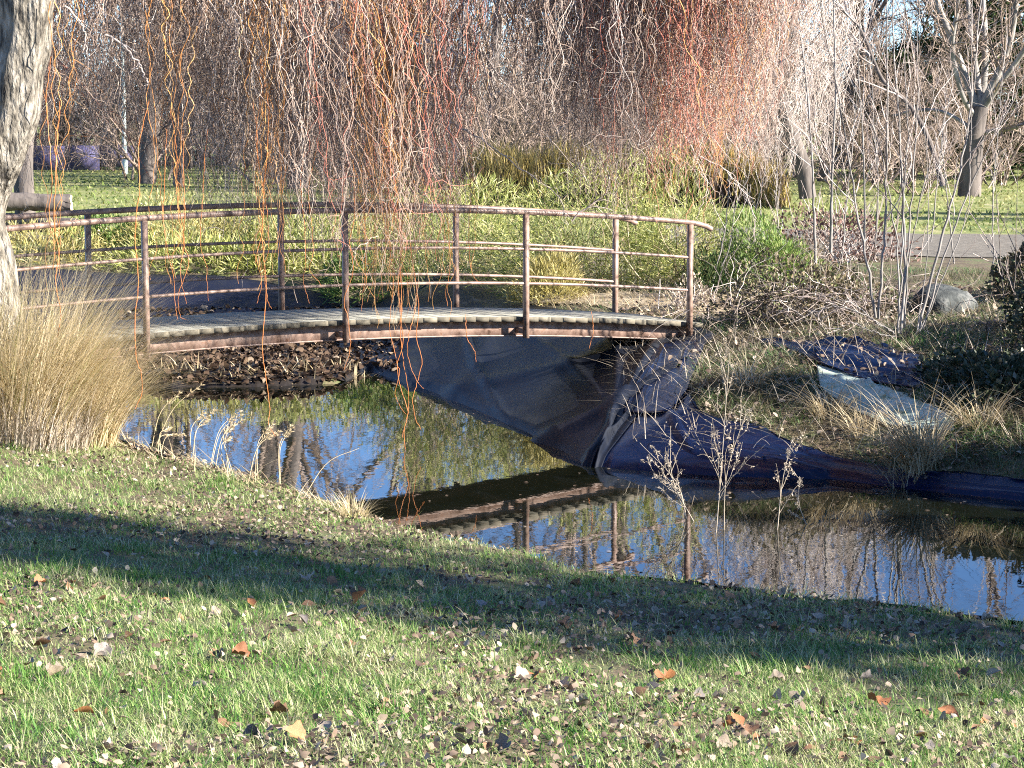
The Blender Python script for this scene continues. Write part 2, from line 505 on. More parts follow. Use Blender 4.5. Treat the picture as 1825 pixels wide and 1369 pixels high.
def dists(x, y):
    x = np.asarray(x, float); y = np.asarray(y, float)
    return seg_dist(x, y, near_w), seg_dist(x, y, far_w), inside(x, y, pond)

def hgt(x, y):
    x = np.asarray(x, float); y = np.asarray(y, float)
    dn, df, ins = dists(x, y)
    znear = 0.02 + 0.09 * (1 - np.exp(-dn / 0.12)) + 0.107 * dn
    znear = znear + 0.035 * vnoise(x * 1.1, y * 1.1, 3) * sstep(0.2, 1.5, dn) + 0.012 * vnoise(x * 4, y * 4, 4)
    # right bank: steep foil slope, then level
    zr = 0.02 + 0.93 * (1 - np.exp(-(df / 1.75) ** 1.15)) + 0.03 * vnoise(x * 1.3, y * 1.3, 5) * sstep(0.3, 1.5, df)
    # left far basin: low silt bank, then foil slope up to the far bank
    zl = 0.03 + 0.015 * df + 0.006 * vnoise(x * 2, y * 2, 6) + 0.70 * sstep(3.2, 8.0, df)
    w = sstep(-0.6, -2.2, x) * sstep(23, 26, y)
    zfar = zr * (1 - w) + zl * w
    far = sstep(28, 40, y)
    zfar = zfar * (1 - far) + 1.0 * far
    k = sstep(-0.25, 0.25, dn - df)
    z = znear * (1 - k) + zfar * k
    # raised left bank where the bridge lands
    z = z + 0.42 * np.exp(-(((x + 6.6) / 1.5) ** 2 + ((y - 17.2) / 1.6) ** 2))
    zmax = 1.05 + 0.08 * vnoise(x * .2, y * .2, 9)
    z = np.where((k > 0.5) | (y > 26), np.minimum(z, zmax), z)
    zin = -0.55 * (1 - np.exp(-np.minimum(dn, df) / 0.7))
    return np.where(ins, zin, z)

def hz(x, y):
    return float(hgt(np.array([x]), np.array([y]))[0])

_ys = np.concatenate([np.linspace(4, 40, 900), np.linspace(40, 200, 300)])
def hitg(px, py):
    d = ray(px, py)
    s = _ys / d[1]
    X, Z = d[0] * s, HC + d[2] * s
    g = hgt(X, _ys)
    i = np.argmax(Z <= np.maximum(g, 0.0))
    return np.array([X[i], _ys[i], max(g[i], 0.0)])

def grid_axis(parts):
    out = []
    for a, b, s in parts:
        out.append(np.arange(a, b, s))
    return np.unique(np.concatenate(out))
gx = grid_axis([(-160, -30, 10), (-30, -9, 1.5), (-9, 9, 0.15), (9, 30, 1.5), (30, 161, 10)])
gy = grid_axis([(-20, 4, 1.5), (4, 34, 0.15), (34, 60, 0.8), (60, 120, 2.0), (120, 400, 10)])
XX, YY = np.meshgrid(gx, gy)
ZZ = hgt(XX.ravel(), YY.ravel())
idx = np.arange(len(gx) * len(gy)).reshape(len(gy), len(gx))
Qg = np.stack([idx[:-1, :-1], idx[:-1, 1:], idx[1:, 1:], idx[1:, :-1]], -1).reshape(-1, 4)
ground = obj('ground', np.stack([XX.ravel(), YY.ravel(), ZZ], 1), [Qg], M['soil'], smooth=True)
tag(ground, kind='structure')

# water sheet: polygon slightly larger than the pond (the bank hides the rim)
mb = MB()
wx = np.arange(-6.5, 15, 0.5); wy = np.arange(3.5, 31, 0.5)
WX, WY = np.meshgrid(wx, wy)
dn_, df_, in_ = dists(WX.ravel(), WY.ravel())
keep = in_ | (np.minimum(dn_, df_) < 0.9)
ii = np.arange(WX.size).reshape(WX.shape)
q = np.stack([ii[:-1, :-1], ii[:-1, 1:], ii[1:, 1:], ii[1:, :-1]], -1).reshape(-1, 4)
q = q[keep[q].all(1)]
water = obj('water', np.stack([WX.ravel(), WY.ravel(), np.zeros(WX.size)], 1), [q], M['water'], smooth=True)
tag(water, kind='structure')

def sheet(name, top, bot, mat, label, cat, nu=90, nv=40, lift=0.02, wr=0.02, wf=(9, 3), thick=0.006, seed=1, parent=None, zfun=None, dip=0.0, along=False):
    """a flexible sheet lying on the ground between two edge lines given in plan (x, y)"""
    T = spline(top, nu); B = spline(bot, nu)
    v = np.linspace(0, 1, nv)[:, None, None]
    P = T[None] * (1 - v) + B[None] * v
    U = np.broadcast_to(np.linspace(0, 1, nu)[None, :], (nv, nu))
    Vv = np.broadcast_to(np.linspace(0, 1, nv)[:, None], (nv, nu))
    x, y = P[..., 0].ravel(), P[..., 1].ravel()
    r = np.random.default_rng(seed)
    jag = 0.05 * np.sin(U * 25 + r.uniform(0, 6)) + 0.03 * np.sin(U * 61 + 1)
    z = np.maximum(hgt(x, y), -0.4) + lift
    w = 0.25 * vnoise(U * 9, Vv * 5, seed)
    Uo, Vo = U, Vv
    if along: U, Vv = Vv, U
    for k in range(int(wf[0] * 3)):          # long creases running down the sheet
        ui, ci, wi = r.uniform(-.1, 1.1), r.normal(0, .25 * wf[1] / 4), r.uniform(.006, .03)
        v0, v1 = sorted(r.uniform(-.2, 1.2, 2))
        fade = sstep(v0, v0 + .2, Vv) * sstep(v1 + .25, v1, Vv)
        w = w + r.uniform(.5, 1.5) * fade * np.exp(-((U - ui - ci * (Vv - .5) - .03 * np.sin(Vv * 5 + k)) / wi) ** 2)
    U, Vv = Uo, Vo
    w = wr * w
    z = z + np.maximum(w, 0).ravel()
    if dip: z = z - (sstep(.94, 1, Vv) * dip).ravel()
    if zfun is not None: z = zfun(x, y, z)
    Vt = np.stack([x, y, z], 1)
    Vt[:nu, :2] += (jag[0] * 0.5)[:, None]
    Vb = Vt - np.array([0, 0, thick])
    n = nu * nv
    id2 = np.arange(n).reshape(nv, nu)
    q = np.stack([id2[:-1, :-1], id2[1:, :-1], id2[1:, 1:], id2[:-1, 1:]], -1).reshape(-1, 4)
    e = np.concatenate([id2[0, :], id2[1:, -1], id2[-1, -2::-1], id2[-2:0:-1, 0]])
    e2 = np.roll(e, -1)
    side = np.stack([e, e2, e2 + n, e + n], 1)
    o = obj(name, np.concatenate([Vt, Vb]), [np.concatenate([q, q[:, ::-1] + n, side])], mat, parent, smooth=True)
    if label: tag(o, label, cat)
    return o

def g2(*pts):
    return [hitg(*p)[:2] for p in pts]

# pond foil under and beside the bridge (large smooth slope)
top1 = [(-2.3, 30.6), (-0.7, 28.3), (0.45, 25.6), (1.25, 24.1), (1.85, 23.2), (2.05, 22.3)]
bot1 = [hitz(*p)[:2] for p in ((640, 648), (700, 674), (790, 704), (950, 775), (1060, 833), (1100, 842))]
bot1 = [(p[0] - .24, p[1] - .10) for p in bot1]
sheet('pond_liner', top1, bot1, M['liner_dusty'], 'large dusty grey pond liner sloping down under the right half of the footbridge', 'pond liner',
      130, 56, 0.035, 0.04, (7, 7), seed=3, dip=.08)
# blue-black foil apron along the right bank
top2 = g2((1165, 645), (1212, 665), (1250, 738), (1360, 772), (1500, 826), (1600, 846), (1720, 850), (1830, 862))
bot2 = [hitz(*p)[:2] for p in ((1060, 836), (1150, 842), (1230, 848), (1340, 853), (1470, 856), (1580, 868), (1710, 884), (1830, 898))]
bot2 = [(p[0] - .05, p[1] - .25) for p in bot2]
sheet('pond_foil', top2, bot2, M['liner'], 'shiny blue-black pond foil running along the waterline of the right bank', 'pond liner',
      170, 34, 0.022, 0.026, (6, 3), seed=5, dip=.05, along=True)
top2b = g2((1175, 622), (1215, 614), (1256, 620))
bot2b = g2((1110, 745), (1185, 745), (1225, 705))
sheet('pond_foil', top2b, bot2b, M['liner'], 'crumpled blue-black foil hanging below the end post of the footbridge', 'pond liner', 50, 44, 0.05, 0.022, (4, .8), seed=8)
top3 = g2((1355, 610), (1440, 616), (1540, 620), (1645, 640))
bot3 = g2((1370, 622), (1450, 650), (1545, 685), (1640, 700))
sheet('pond_foil', top3, bot3, M['liner'], 'folded strip of black foil on top of the right bank below the saplings', 'pond liner', 90, 36, 0.035, 0.03, (8, 3), seed=11, along=True)
top4 = g2((1455, 654), (1530, 676), (1620, 715), (1700, 752))
bot4 = g2((1462, 700), (1530, 742), (1600, 768), (1700, 776))
sheet('geotextile_sheet', top4, bot4, M['geotextile'], 'pale grey-green geotextile laid bare on the shaded right bank', 'fabric sheet', 70, 30, 0.025, 0.02, (4, 4), seed=13)
# foil lining the far, drained basin behind the bridge
top6 = [(-8.5, 31.6), (-6.2, 31.4), (-3.6, 31.1), (-1.7, 30.2), (-0.6, 28.6)]
bot6 = [(-8.5, 27.4), (-6.2, 27.6), (-4.4, 28.4), (-2.9, 29.0), (-2.0, 29.2)]
sheet('pond_liner', top6, bot6, M['liner_far'], 'wide smooth black liner of the drained basin behind the footbridge', 'pond liner', 60, 24, 0.04, 0.015, (3, 2), seed=19)
# foil edge along the near shore on the left
b7 = [hitz(*p)[:2] for p in ((150, 750), (190, 785), (260, 812), (330, 838))]
t7 = [(p[0] - 0.10, p[1] - 0.32) for p in b7]
sheet('pond_liner', t7, [(p[0], p[1] + .12) for p in b7], M['liner_dusty'], 'grey liner edge showing along the near left shore', 'pond liner', 60, 14, 0.035, 0.015, (4, 2), seed=23)
b8 = [hitz(*p)[:2] for p in ((1060, 1041), (1240, 1063), (1420, 1085), (1620, 1109), (1825, 1138), (2000, 1165))]
t8 = [(p[0] - 0.05, p[1] - 0.09) for p in b8]
sheet('pond_liner', t8, [(p[0] + .02, p[1] + .03) for p in b8], M['liner_dusty'], 'thin dark liner edge along the near right shore', 'pond liner', 90, 10, 0.03, 0.01, (6, 2), seed=29)

# gravel path and worn earth beside the bridge end
def flat_patch(name, pts_t, pts_b, mat, nu=120, nv=24, lift=0.012, jag=0.0):
    T = spline(pts_t, nu); B = spline(pts_b, nu)
    uu = np.linspace(0, 1, nu)
    T[:, 1] += jag * vnoise(uu * 40, uu * 7, 81); B[:, 1] += jag * vnoise(uu * 45, uu * 9, 82)
    v = np.linspace(0, 1, nv)[:, None, None]
    P = (T[None] * (1 - v) + B[None] * v).reshape(-1, 2)
    z = hgt(P[:, 0], P[:, 1]) + lift
    i2 = np.arange(nu * nv).reshape(nv, nu)
    q = np.stack([i2[:-1, :-1], i2[1:, :-1], i2[1:, 1:], i2[:-1, 1:]], -1).reshape(-1, 4)
    o = obj(name, np.column_stack([P, z]), [q], mat, smooth=True)
    return tag(o, kind='structure')
flat_patch('path', [(2.6, 38), (5.5, 36.2), (9, 34.5), (16, 31)], [(2.0, 33), (4.5, 31.2), (8, 29.5), (15, 26)], M['gravel'], jag=.22)
flat_patch('worn_earth', [(-0.3, 27.0), (1.1, 26.4), (2.4, 25.4), (3.0, 24.4)], [(0.55, 26.0), (1.3, 24.9), (2.0, 23.8), (2.75, 22.7)], M['sand'], lift=0.02, jag=.12)
flat_patch('silt', [(-5.6, 29.6), (-4.2, 29.6), (-2.8, 29.6), (-1.75, 29.3)], [(-5.2, 22.9), (-4.0, 23.0), (-2.8, 23.2), (-1.75, 24.6)], M['shaded_mud'], lift=0.03, jag=.1)  # dark sheet carries painted shade as well as wet mud

# ------------------------------------------------------------------ footbridge
TH, BAY, BW = 0.563, 1.951, 1.305
BP0 = np.array([-3.166, 19.344])
AL = np.array([math.cos(TH), math.sin(TH)])
PE = np.array([-math.sin(TH), math.cos(TH)])
def rail_z(k): return 2.0735 - 0.0425 * (np.asarray(k, float) - 0.72) ** 2
def deck_z(k): return rail_z(k) - 1.005
def bp(k, s, z):
    p = BP0 + AL * BAY * k + PE * s
    return np.array([p[0], p[1], z])
K0, K1 = -2.25, 3.12
bridge = thing('footbridge', 'arched brown steel footbridge with grey plank deck and two pipe railings over the pond', 'footbridge',
               (float(bp(.5, 0, 0)[0]), float(bp(.5, 0, 0)[1]), 0.0))
bloc = np.array(bridge.location)
# deck planks: one shared bevelled mesh
def plank_mesh():
    L, Wd, Tk, bv = 0.140, BW - 0.085, 0.045, 0.002
    prof = [(-L / 2, -Tk / 2), (L / 2, -Tk / 2), (L / 2, Tk / 2 - bv), (L / 2 - bv, Tk / 2), (-L / 2 + bv, Tk / 2), (-L / 2, Tk / 2 - bv)]
    V, Q = [], []
    n = len(prof)
    for y in (-Wd / 2, Wd / 2):
        V += [(a, y, c) for a, c in prof]
    for i in range(n):
        j = (i + 1) % n
        Q.append((i, i + n, j + n, j))
    T = [(0, i, i + 1) for i in range(1, n - 1)] + [(n, n + i + 1, n + i) for i in range(1, n - 1)]
    me = make_mesh('plank', np.array(V), [np.array(T), np.array(Q)], M['plank'])
    me.materials.append(M['plank_end'])
    for p_ in me.polygons:
        if len(p_.vertices) == 3: p_.material_index = 1
    return me
pm = plank_mesh()
kk = K0
while kk < K1:
    o = bpy.data.objects.new('plank', pm)
    slope = float((deck_z(kk + .05) - deck_z(kk - .05)) / (.1 * BAY))
    c = bp(kk, BW / 2 + random.uniform(-.006, .006), float(deck_z(kk)) - .0225 + random.uniform(-.001, .001)) - bloc
    o.location = c
    o.rotation_euler = (random.uniform(-.003, .003), -math.atan(slope), TH + random.uniform(-.006, .006))
    link(o, bridge)
    kk += (0.140 + random.choice((.001, .0012, .0015, .002, .005))) / BAY
def sweep(ks, s0, s1, zt, zb):
    V, Q = [], []
    for k in ks:
        for s, dz in ((s0, zb), (s1, zb), (s1, zt), (s0, zt)):
            V.append(bp(k, s, float(deck_z(k)) + dz))
    for i in range(len(ks) - 1):
        for j in range(4):
            a, b2 = i * 4 + j, i * 4 + (j + 1) % 4
            Q.append((a, b2, b2 + 4, a + 4))
    e = (len(ks) - 1) * 4
    Q += [(3, 2, 1, 0), (e, e + 1, e + 2, e + 3)]
    return np.array(V), np.array(Q)
ks = np.linspace(K0 + .03, K1 - .03, 60)
for s in (0.185, BW - 0.185):
    V, Q = sweep(ks, s - .022, s + .022, -.048, -.182)
    bm_ = obj('beam', V, [Q], M['steel'], bridge)
    V, Q = sweep(ks, s - .040, s + .040, -.184, -.196)
    V = V - bloc
    fl = bpy.data.objects.new('flange', make_mesh('flange', V, [Q], M['steel']))
    link(fl, bm_)
ck = np.arange(-2, 3.2, 0.5)
for k in ck:
    V, Q = sweep(np.array([k - .02, k + .02]), .24, BW - .24, -.07, -.16)
    obj('crossbeam', V, [Q], M['steel'], bridge)
Rz = np.array([[math.cos(TH), -math.sin(TH), 0], [math.sin(TH), math.cos(TH), 0], [0, 0, 1]])
for side, s in ((-1, 0.0), (1, BW)):
    for k in range(-2, 4):
        zt = float(rail_z(k)) - .02
        zb = float(deck_z(k)) - .20
        V, Q = box(bp(k, s, (zt + zb) / 2), (.046, .046, zt - zb), Rz)
        po = obj('post', V, [Q], M['steel'], bridge)
        inn = .07 if side < 0 else BW - .07
        V, Q = box(bp(k, (s + (0.193 if side < 0 else BW - .193)) / 2, float(deck_z(k)) - .135), (.04, abs(s - (0.193 if side < 0 else BW - .193)) - .05, .05), Rz)
        br = bpy.data.objects.new('bracket', make_mesh('bracket', V - bloc, [Q], M['steel']))
        link(br, po)
    kr = np.linspace(-2.3, 3.0, 70)
    P = np.array([bp(k, s, float(rail_z(k))) for k in kr])
    end = np.array([bp(3.0 + d, s, float(rail_z(3.0)) - dz) for d, dz in ((.05, .018), (.10, .042), (.135, .075))])
    P = np.concatenate([P, end])
    V, Q = tubes(P, .027, 10)
    obj('handrail', V, [Q], M['steel'], bridge, smooth=True)
    for off in (.351, .680):
        for k in range(-2, 3):
            kr = np.linspace(k, k + 1, 7)
            P = np.array([bp(q, s, float(rail_z(q)) - off) for q in kr])
            V, Q = tubes(P, .0145, 8)
            obj('rail', V, [Q], M['steel'], bridge, smooth=True)

# ------------------------------------------------------------------ branching helpers
def walk(p0, d, L, K, wig, upb, r0, r1):
    """N curved paths"""
    N = len(p0)
    P = np.zeros((N, K, 3)); P[:, 0] = p0
    st = (L / (K - 1))[:, None]
    dv = unit(d)
    for j in range(1, K):
        dv = unit(dv + rng.normal(0, wig, (N, 3)) + np.array([0, 0, upb]))
        P[:, j] = P[:, j - 1] + dv * st
    Rad = r0[:, None] * np.linspace(1, 0, K)[None] + r1[:, None] * np.linspace(0, 1, K)[None]
    return P, Rad

def children(P, Rad, n, lo, hi, spread, upb, K, rr=0.6, wig=0.15, tlo=0.25, rmin=0.002, thi=0.98):
    N, K0_, _ = P.shape
    idx_ = np.repeat(np.arange(N), n)
    t = rng.uniform(tlo, thi, N * n)
    f = t * (K0_ - 1)
    i = np.minimum(f.astype(int), K0_ - 2)
    u = (f - i)[:, None]
    a, b_ = P[idx_, i], P[idx_, i + 1]
    pos = a * (1 - u) + b_ * u
    tan = unit(b_ - a)
    rad = np.maximum((Rad[idx_, i] * (1 - u[:, 0]) + Rad[idx_, i + 1] * u[:, 0]) * rr, rmin)
    plen = np.linalg.norm(np.diff(P, axis=1), axis=2).sum(1)[idx_]
    L = plen * rng.uniform(lo, hi, N * n) * (1.15 - .6 * t)
    d = tan + spread * rdirs(N * n)
    return walk(pos, d, L, K, wig, upb, rad, np.maximum(rad * .25, rmin * .6))

# ------------------------------------------------------------------ corkscrew willow (left trunk and hanging curtain)
WY_ = 18.6
willow = thing('corkscrew_willow', 'old corkscrew willow with pale furrowed trunk and curtain of twisted twigs over the bridge', 'tree',
               (float(at(-8, 600, WY_)[0]), WY_, 0.4))
tr_px = [(-20, 780, 78), (-14, 700, 70), (-12, 630, 64), (-12, 560, 60), (-18, 480, 52), (-30, 400, 47), (-28, 330, 52), (-4, 262, 60), (22, 200, 56), (36, 120, 54), (48, 40, 56), (50, -60, 60), (10, -200, 58), (-20, -360, 50)]
tp = np.array([np.append(at(a - 6, b, WY_), (r - 3) / F * WY_) for a, b, r in tr_px])
tp = spline(tp, 150)
sides = 60
V, Q = tubes(tp[:, :3], tp[:, 3], sides)
cen = np.repeat(tp[:, :3], sides, 0)
ang = np.tile(np.arange(sides) / sides * 2 * math.pi, 150)
hh = np.repeat(tp[:, 2], sides)
bump_ = 1 + .07 * np.sin(3 * ang + 2.2 * np.sin(hh * 2.3)) + .06 * np.sin(hh * 9 + 2 * np.sin(ang + hh)) * (1 + np.sin(ang * 2)) * .5 + .03 * np.sin(7 * ang + 3 * hh) + .045 * vnoise(np.cos(ang) * 9 + hh * 1.2, np.sin(ang) * 9 - hh * 2.0, 71) + .03 * vnoise(np.cos(ang) * 22, np.sin(ang) * 22 + hh * 5.0, 72)
V = cen + (V - cen) * bump_[:, None]
obj('trunk', V, [Q], M['bark_willow'], willow, smooth=True)
# big limbs above the picture
limb_pts = [
    [(30, 40), (-30, -60), (-120, -260), (-260, -420)],
]
mb = MB()
top = tp[128, :3]
limbs = []
for k, (ex, ey, ez, r) in enumerate([(-1.2, 19.5, 6.6, .16), (0.6, 21.0, 7.0, .15), (2.2, 22.4, 6.4, .13), (1.4, 19.6, 6.2, .12), (-2.6, 22.8, 6.8, .13), (-.4, 24.2, 6.6, .12), (-3.0, 18.0, 6.4, .12), (-6.5, 16.5, 6.5, .14)]):
    e = np.array([ex, ey, ez])
    mid = (top + e) / 2 + np.array([0, 0, 1.2])
    p = spline([top, (top * .7 + mid * .3) + np.array([0, 0, .35]), mid, e, e + (e - mid) * .25 + np.array([0, 0, -.9])], 24)
    limbs.append(p)
    V, Q = tubes(p + rng.normal(0, .02, p.shape), np.linspace(r, .03, 24), 8)
    obj('limb', V, [Q], M['bark_willow'], willow, smooth=True)
LP = np.array(limbs)
LR = np.tile(np.linspace(.1, .03, 24), (len(limbs), 1))
P, Rd = children(LP, LR, 12, .2, .45, .9, -.03, 9, .6, .15, .25, .012)
V, Q = tubes(P, Rd, 4)
obj('branches', V, [Q], M['bark_dark'], willow, smooth=True)['kind'] = 'stuff'

prof_x = [40, 90, 150, 220, 300, 360, 430, 480, 540, 600, 660, 720, 780, 830, 860, 990, 1020, 1080, 1150, 1220, 1300, 1345, 1400]
prof_y = [330, 330, 300, 285, 330, 385, 425, 440, 455, 452, 480, 470, 450, 390, 240, 240, 350, 395, 350, 345, 330, 300, 200]
def strand_set(px, y0, y1, Y, z_top, K=34, amp=1.0, r=(.0023, .0039), lean=0.0):
    """twisted hanging strands: px column, lower end y1 (photo rows) at depth Y"""
    N = len(px)
    X = (px - 912.5) / F * Y * 1.0
    zb = HC - (y1 - 188) / F * Y * 1.0
    t = np.linspace(0, 1, K)[None]
    z = z_top[:, None] * (1 - t) + zb[:, None] * t
    L = (z_top - zb)[:, None]
    ox = np.zeros((N, K)); oy = np.zeros((N, K))
    s = t * L
    for wl, am in ((.60, .032), (.32, .019), (.21, .0075)):
        for arr in (ox, oy):
            w_ = wl * rng.uniform(.7, 1.4, (N, 1))
            arr += am * amp * rng.uniform(.4, 1.3, (N, 1)) * np.sin(2 * math.pi * s / w_ + rng.uniform(0, 6.28, (N, 1)) + 1.2 * np.sin(s * 3 + rng.uniform(0, 6, (N, 1))))
    ox += lean[:, None] * (1 - t) * L if isinstance(lean, np.ndarray) else 0
    P = np.stack([X[:, None] + ox, Y[:, None] + oy, z], -1)
    rr = rng.uniform(*r, (N, 1))
    Rad = rr * (1.5 - 1.05 * t) 
    return P, np.broadcast_to(Rad, (N, K))

def side_twigs(P, Rad, n, K=7):
    """short curling side twigs, spreading then drooping"""
    N, K0_, _ = P.shape
    ids = rng.integers(0, N, n)
    i = rng.integers(1, K0_ - 1, n)
    d = rdirs(n, -.9, .25)
    L = rng.uniform(.12, .55, n)
    Pt, Rt = walk(P[ids, i], d, L, K, .45, -.12, np.full(n, .0024), np.full(n, .0012))
    return Pt, Rt

NS = 2350
ncl = 330
ccx = np.concatenate([rng.uniform(40, 1400, int(ncl * .6)), rng.normal(560, 190, int(ncl * .2)), rng.normal(1190, 110, ncl - int(ncl * .6) - int(ncl * .2))])
cid = rng.integers(0, ncl, NS)
wcl = rng.uniform(4, 26, ncl)
px = ccx[cid] + rng.normal(0, 1, NS) * wcl[cid]
okp = (px > 20) & (px < 1420)
px, cid = px[okp], cid[okp]
N = len(px)
y1 = np.interp(px, prof_x, prof_y) - (np.abs(rng.normal(0, 75, ncl)) * np.where(ccx > 1000, 1.6, 1.0) - 28)[cid] - np.abs(rng.normal(0, 55, N)) + rng.normal(0, 10, N)
y1 = y1 + np.where(rng.random(N) < .12, rng.uniform(15, 75, N), 0)
short = rng.random(N) < .35
y1 = np.where(short, y1 - rng.uniform(40, 220, N), y1)
Yd = rng.uniform(18.4, 25.0, ncl)[cid] + rng.normal(0, .12, N)
Yd = np.where(px > 930, 18.7 + (Yd - 18.4) * .45, Yd)
Yd = np.where(px < 520, np.maximum(Yd, 19.5 + rng.uniform(0, 1, N)), Yd)
zt = rng.uniform(4.3, 5.0, N)
lean = rng.normal(0, .13, ncl)[cid] + rng.normal(0, .07, N)
sel_gap = (px > 835) & (px < 1010) & (rng.random(N) < .45)
okm = ~sel_gap & (y1 > -20)
px, y1, Yd, zt, lean = px[okm], y1[okm], Yd[okm], zt[okm], lean[okm]
P, Rd = strand_set(px, 0, y1, Yd, zt, lean=lean)
def zone_colour(x, y):
    r = rng.random(len(x))
    c = np.where(r < .35, 1, 0)           # grey / brown
    for cx, wd, pr, col in ((118, 14, .7, 2), (465, 28, .35, 2), (600, 14, .6, 3), (660, 26, .28, 2), (715, 40, .36, 2), (770, 45, .45, 3), (1180, 40, .45, 3), (1275, 75, .30, 2), (1240, 90, .25, 3), (310, 25, .25, 2), (900, 300, .05, 3), (500, 300, .06, 2)):
        hit = (rng.random(len(x)) < pr * np.exp(-((x - cx) / wd) ** 2))
        c = np.where(hit, col, c)
    return c
col = zone_colour(px, y1)
keys = ['twig_brown', 'twig_grey', 'twig_orange', 'twig_red']
cell = np.floor(px / 62).astype(int)
for c in np.unique(cell):
    for q in range(4):
        m_ = (cell == c) & (col == q)
        if m_.sum() == 0: continue
        b_ = MB()
        V, Q = tubes(P[m_], Rd[m_], 3); b_.add(V, Q=Q)
        Pt, Rt = side_twigs(P[m_], Rd[m_], int(m_.sum() * 3.2))
        V, Q = tubes(Pt, Rt, 3); b_.add(V, Q=Q)
        hb = b_.build('hanging_branch', M[keys[q]], willow)
        hb['kind'] = 'stuff'
        for rep in range(1):
            if True:
                h2 = hb.copy()
                h2.location = (random.uniform(-.4, .4), random.uniform(-.2 if c < 9 else -.9, 1.4 if c < 15 else .2), random.uniform(-.02, .5))
                link(h2, willow)

# stouter slanting branches inside the curtain
for pts, Y, r in [([(640, -30), (655, 40), (680, 110), (668, 150)], 20.5, .012), ([(800, 215), (860, 250), (930, 300), (995, 350), (1010, 400)], 20.0, .008),
                  ([(985, -30), (950, 40), (915, 120), (880, 190), (850, 260)], 22.5, .012), ([(1010, -20), (960, 20), (900, 22), (880, 60)], 23.5, .02),
                  ([(600, -10), (604, 60), (612, 120), (600, 200), (610, 260)], 19.5, .008), ([(590, -10), (598, 50), (606, 140)], 19.7, .008),
                  ([(185, 60), (230, 90), (255, 130), (265, 150)], 19.0, .012), ([(120, 10), (150, 60), (158, 120)], 18.9, .012), ([(725, 60), (780, 80), (815, 100), (800, 150)], 19.4, .01),
                  ([(345, 60), (330, 150), (300, 220), (250, 270)], 21, .014), ([(1215, 0), (1255, 40), (1290, 90), (1300, 160)], 20.6, .012),
                  ([(1175, 130), (1200, 200), (1230, 260), (1260, 330), (1240, 390)], 20.8, .009), ([(1020, 390), (1085, 330), (1060, 250), (1075, 160), (1060, 60)], 21.5, .009),
                  ([(1250, 280), (1300, 310), (1340, 370), (1345, 430)], 21, .008), ([(480, 0), (500, 60), (478, 140), (500, 220)], 21.3, .010)]:
    p = spline([at(a, b, Y) for a, b in pts], 26)
    p = p + rng.normal(0, .008, p.shape)
    V, Q = tubes(p, np.linspace(r, r * .4, 26), 5)
    mb = MB().add(V, Q=Q)
    Pc, Rc = children(p[None], np.linspace(r, r * .4, 26)[None], 14, .12, .3, 1.0, -.1, 9, .5, .3, .05, .002)
    V, Q = tubes(Pc, Rc, 3); mb.add(V, Q=Q)
    mb.build('slanting_branch', M['twig_grey'] if r < .0125 else M['bark_dark'], willow, smooth=True)

# medium crooked branches tangled through the curtain
for k in range(46):
    a0 = random.uniform(60, 1350); Y = random.uniform(19.6, 24.0) if a0 < 930 else random.uniform(18.9, 21.6)
    sl_ = random.gauss(0, .5); L_ = random.uniform(140, 300)
    y0_ = random.uniform(-60, 60)
    pts = [(a0 + sl_ * L_ * f + random.gauss(0, 9), y0_ + L_ * f) for f in np.linspace(0, 1, 7)]
    r = random.uniform(.0045, .009)
    p = spline([at(a, b, Y) for a, b in pts], 22)
    p[:, 1] += np.cumsum(rng.normal(0, .02, 22))
    rad = np.linspace(r, r * .35, 22)
    V, Q = tubes(p, rad, 5)
    mb = MB().add(V, Q=Q)
    Pc, Rc = children(p[None], rad[None], 12, .2, .5, .9, -.06, 9, .55, .28, .1, .0022)
    V, Q = tubes(Pc, Rc, 3); mb.add(V, Q=Q)
    Pd, Rd_ = children(Pc, Rc, 2, .3, .6, .9, -.08, 6, .6, .35, .2, .0016)
    V, Q = tubes(Pd, Rd_, 3); mb.add(V, Q=Q)
    mb.build('slanting_branch', M[random.choice(('twig_grey', 'twig_brown', 'twig_grey', 'twig_red'))], willow)['kind'] = 'stuff'

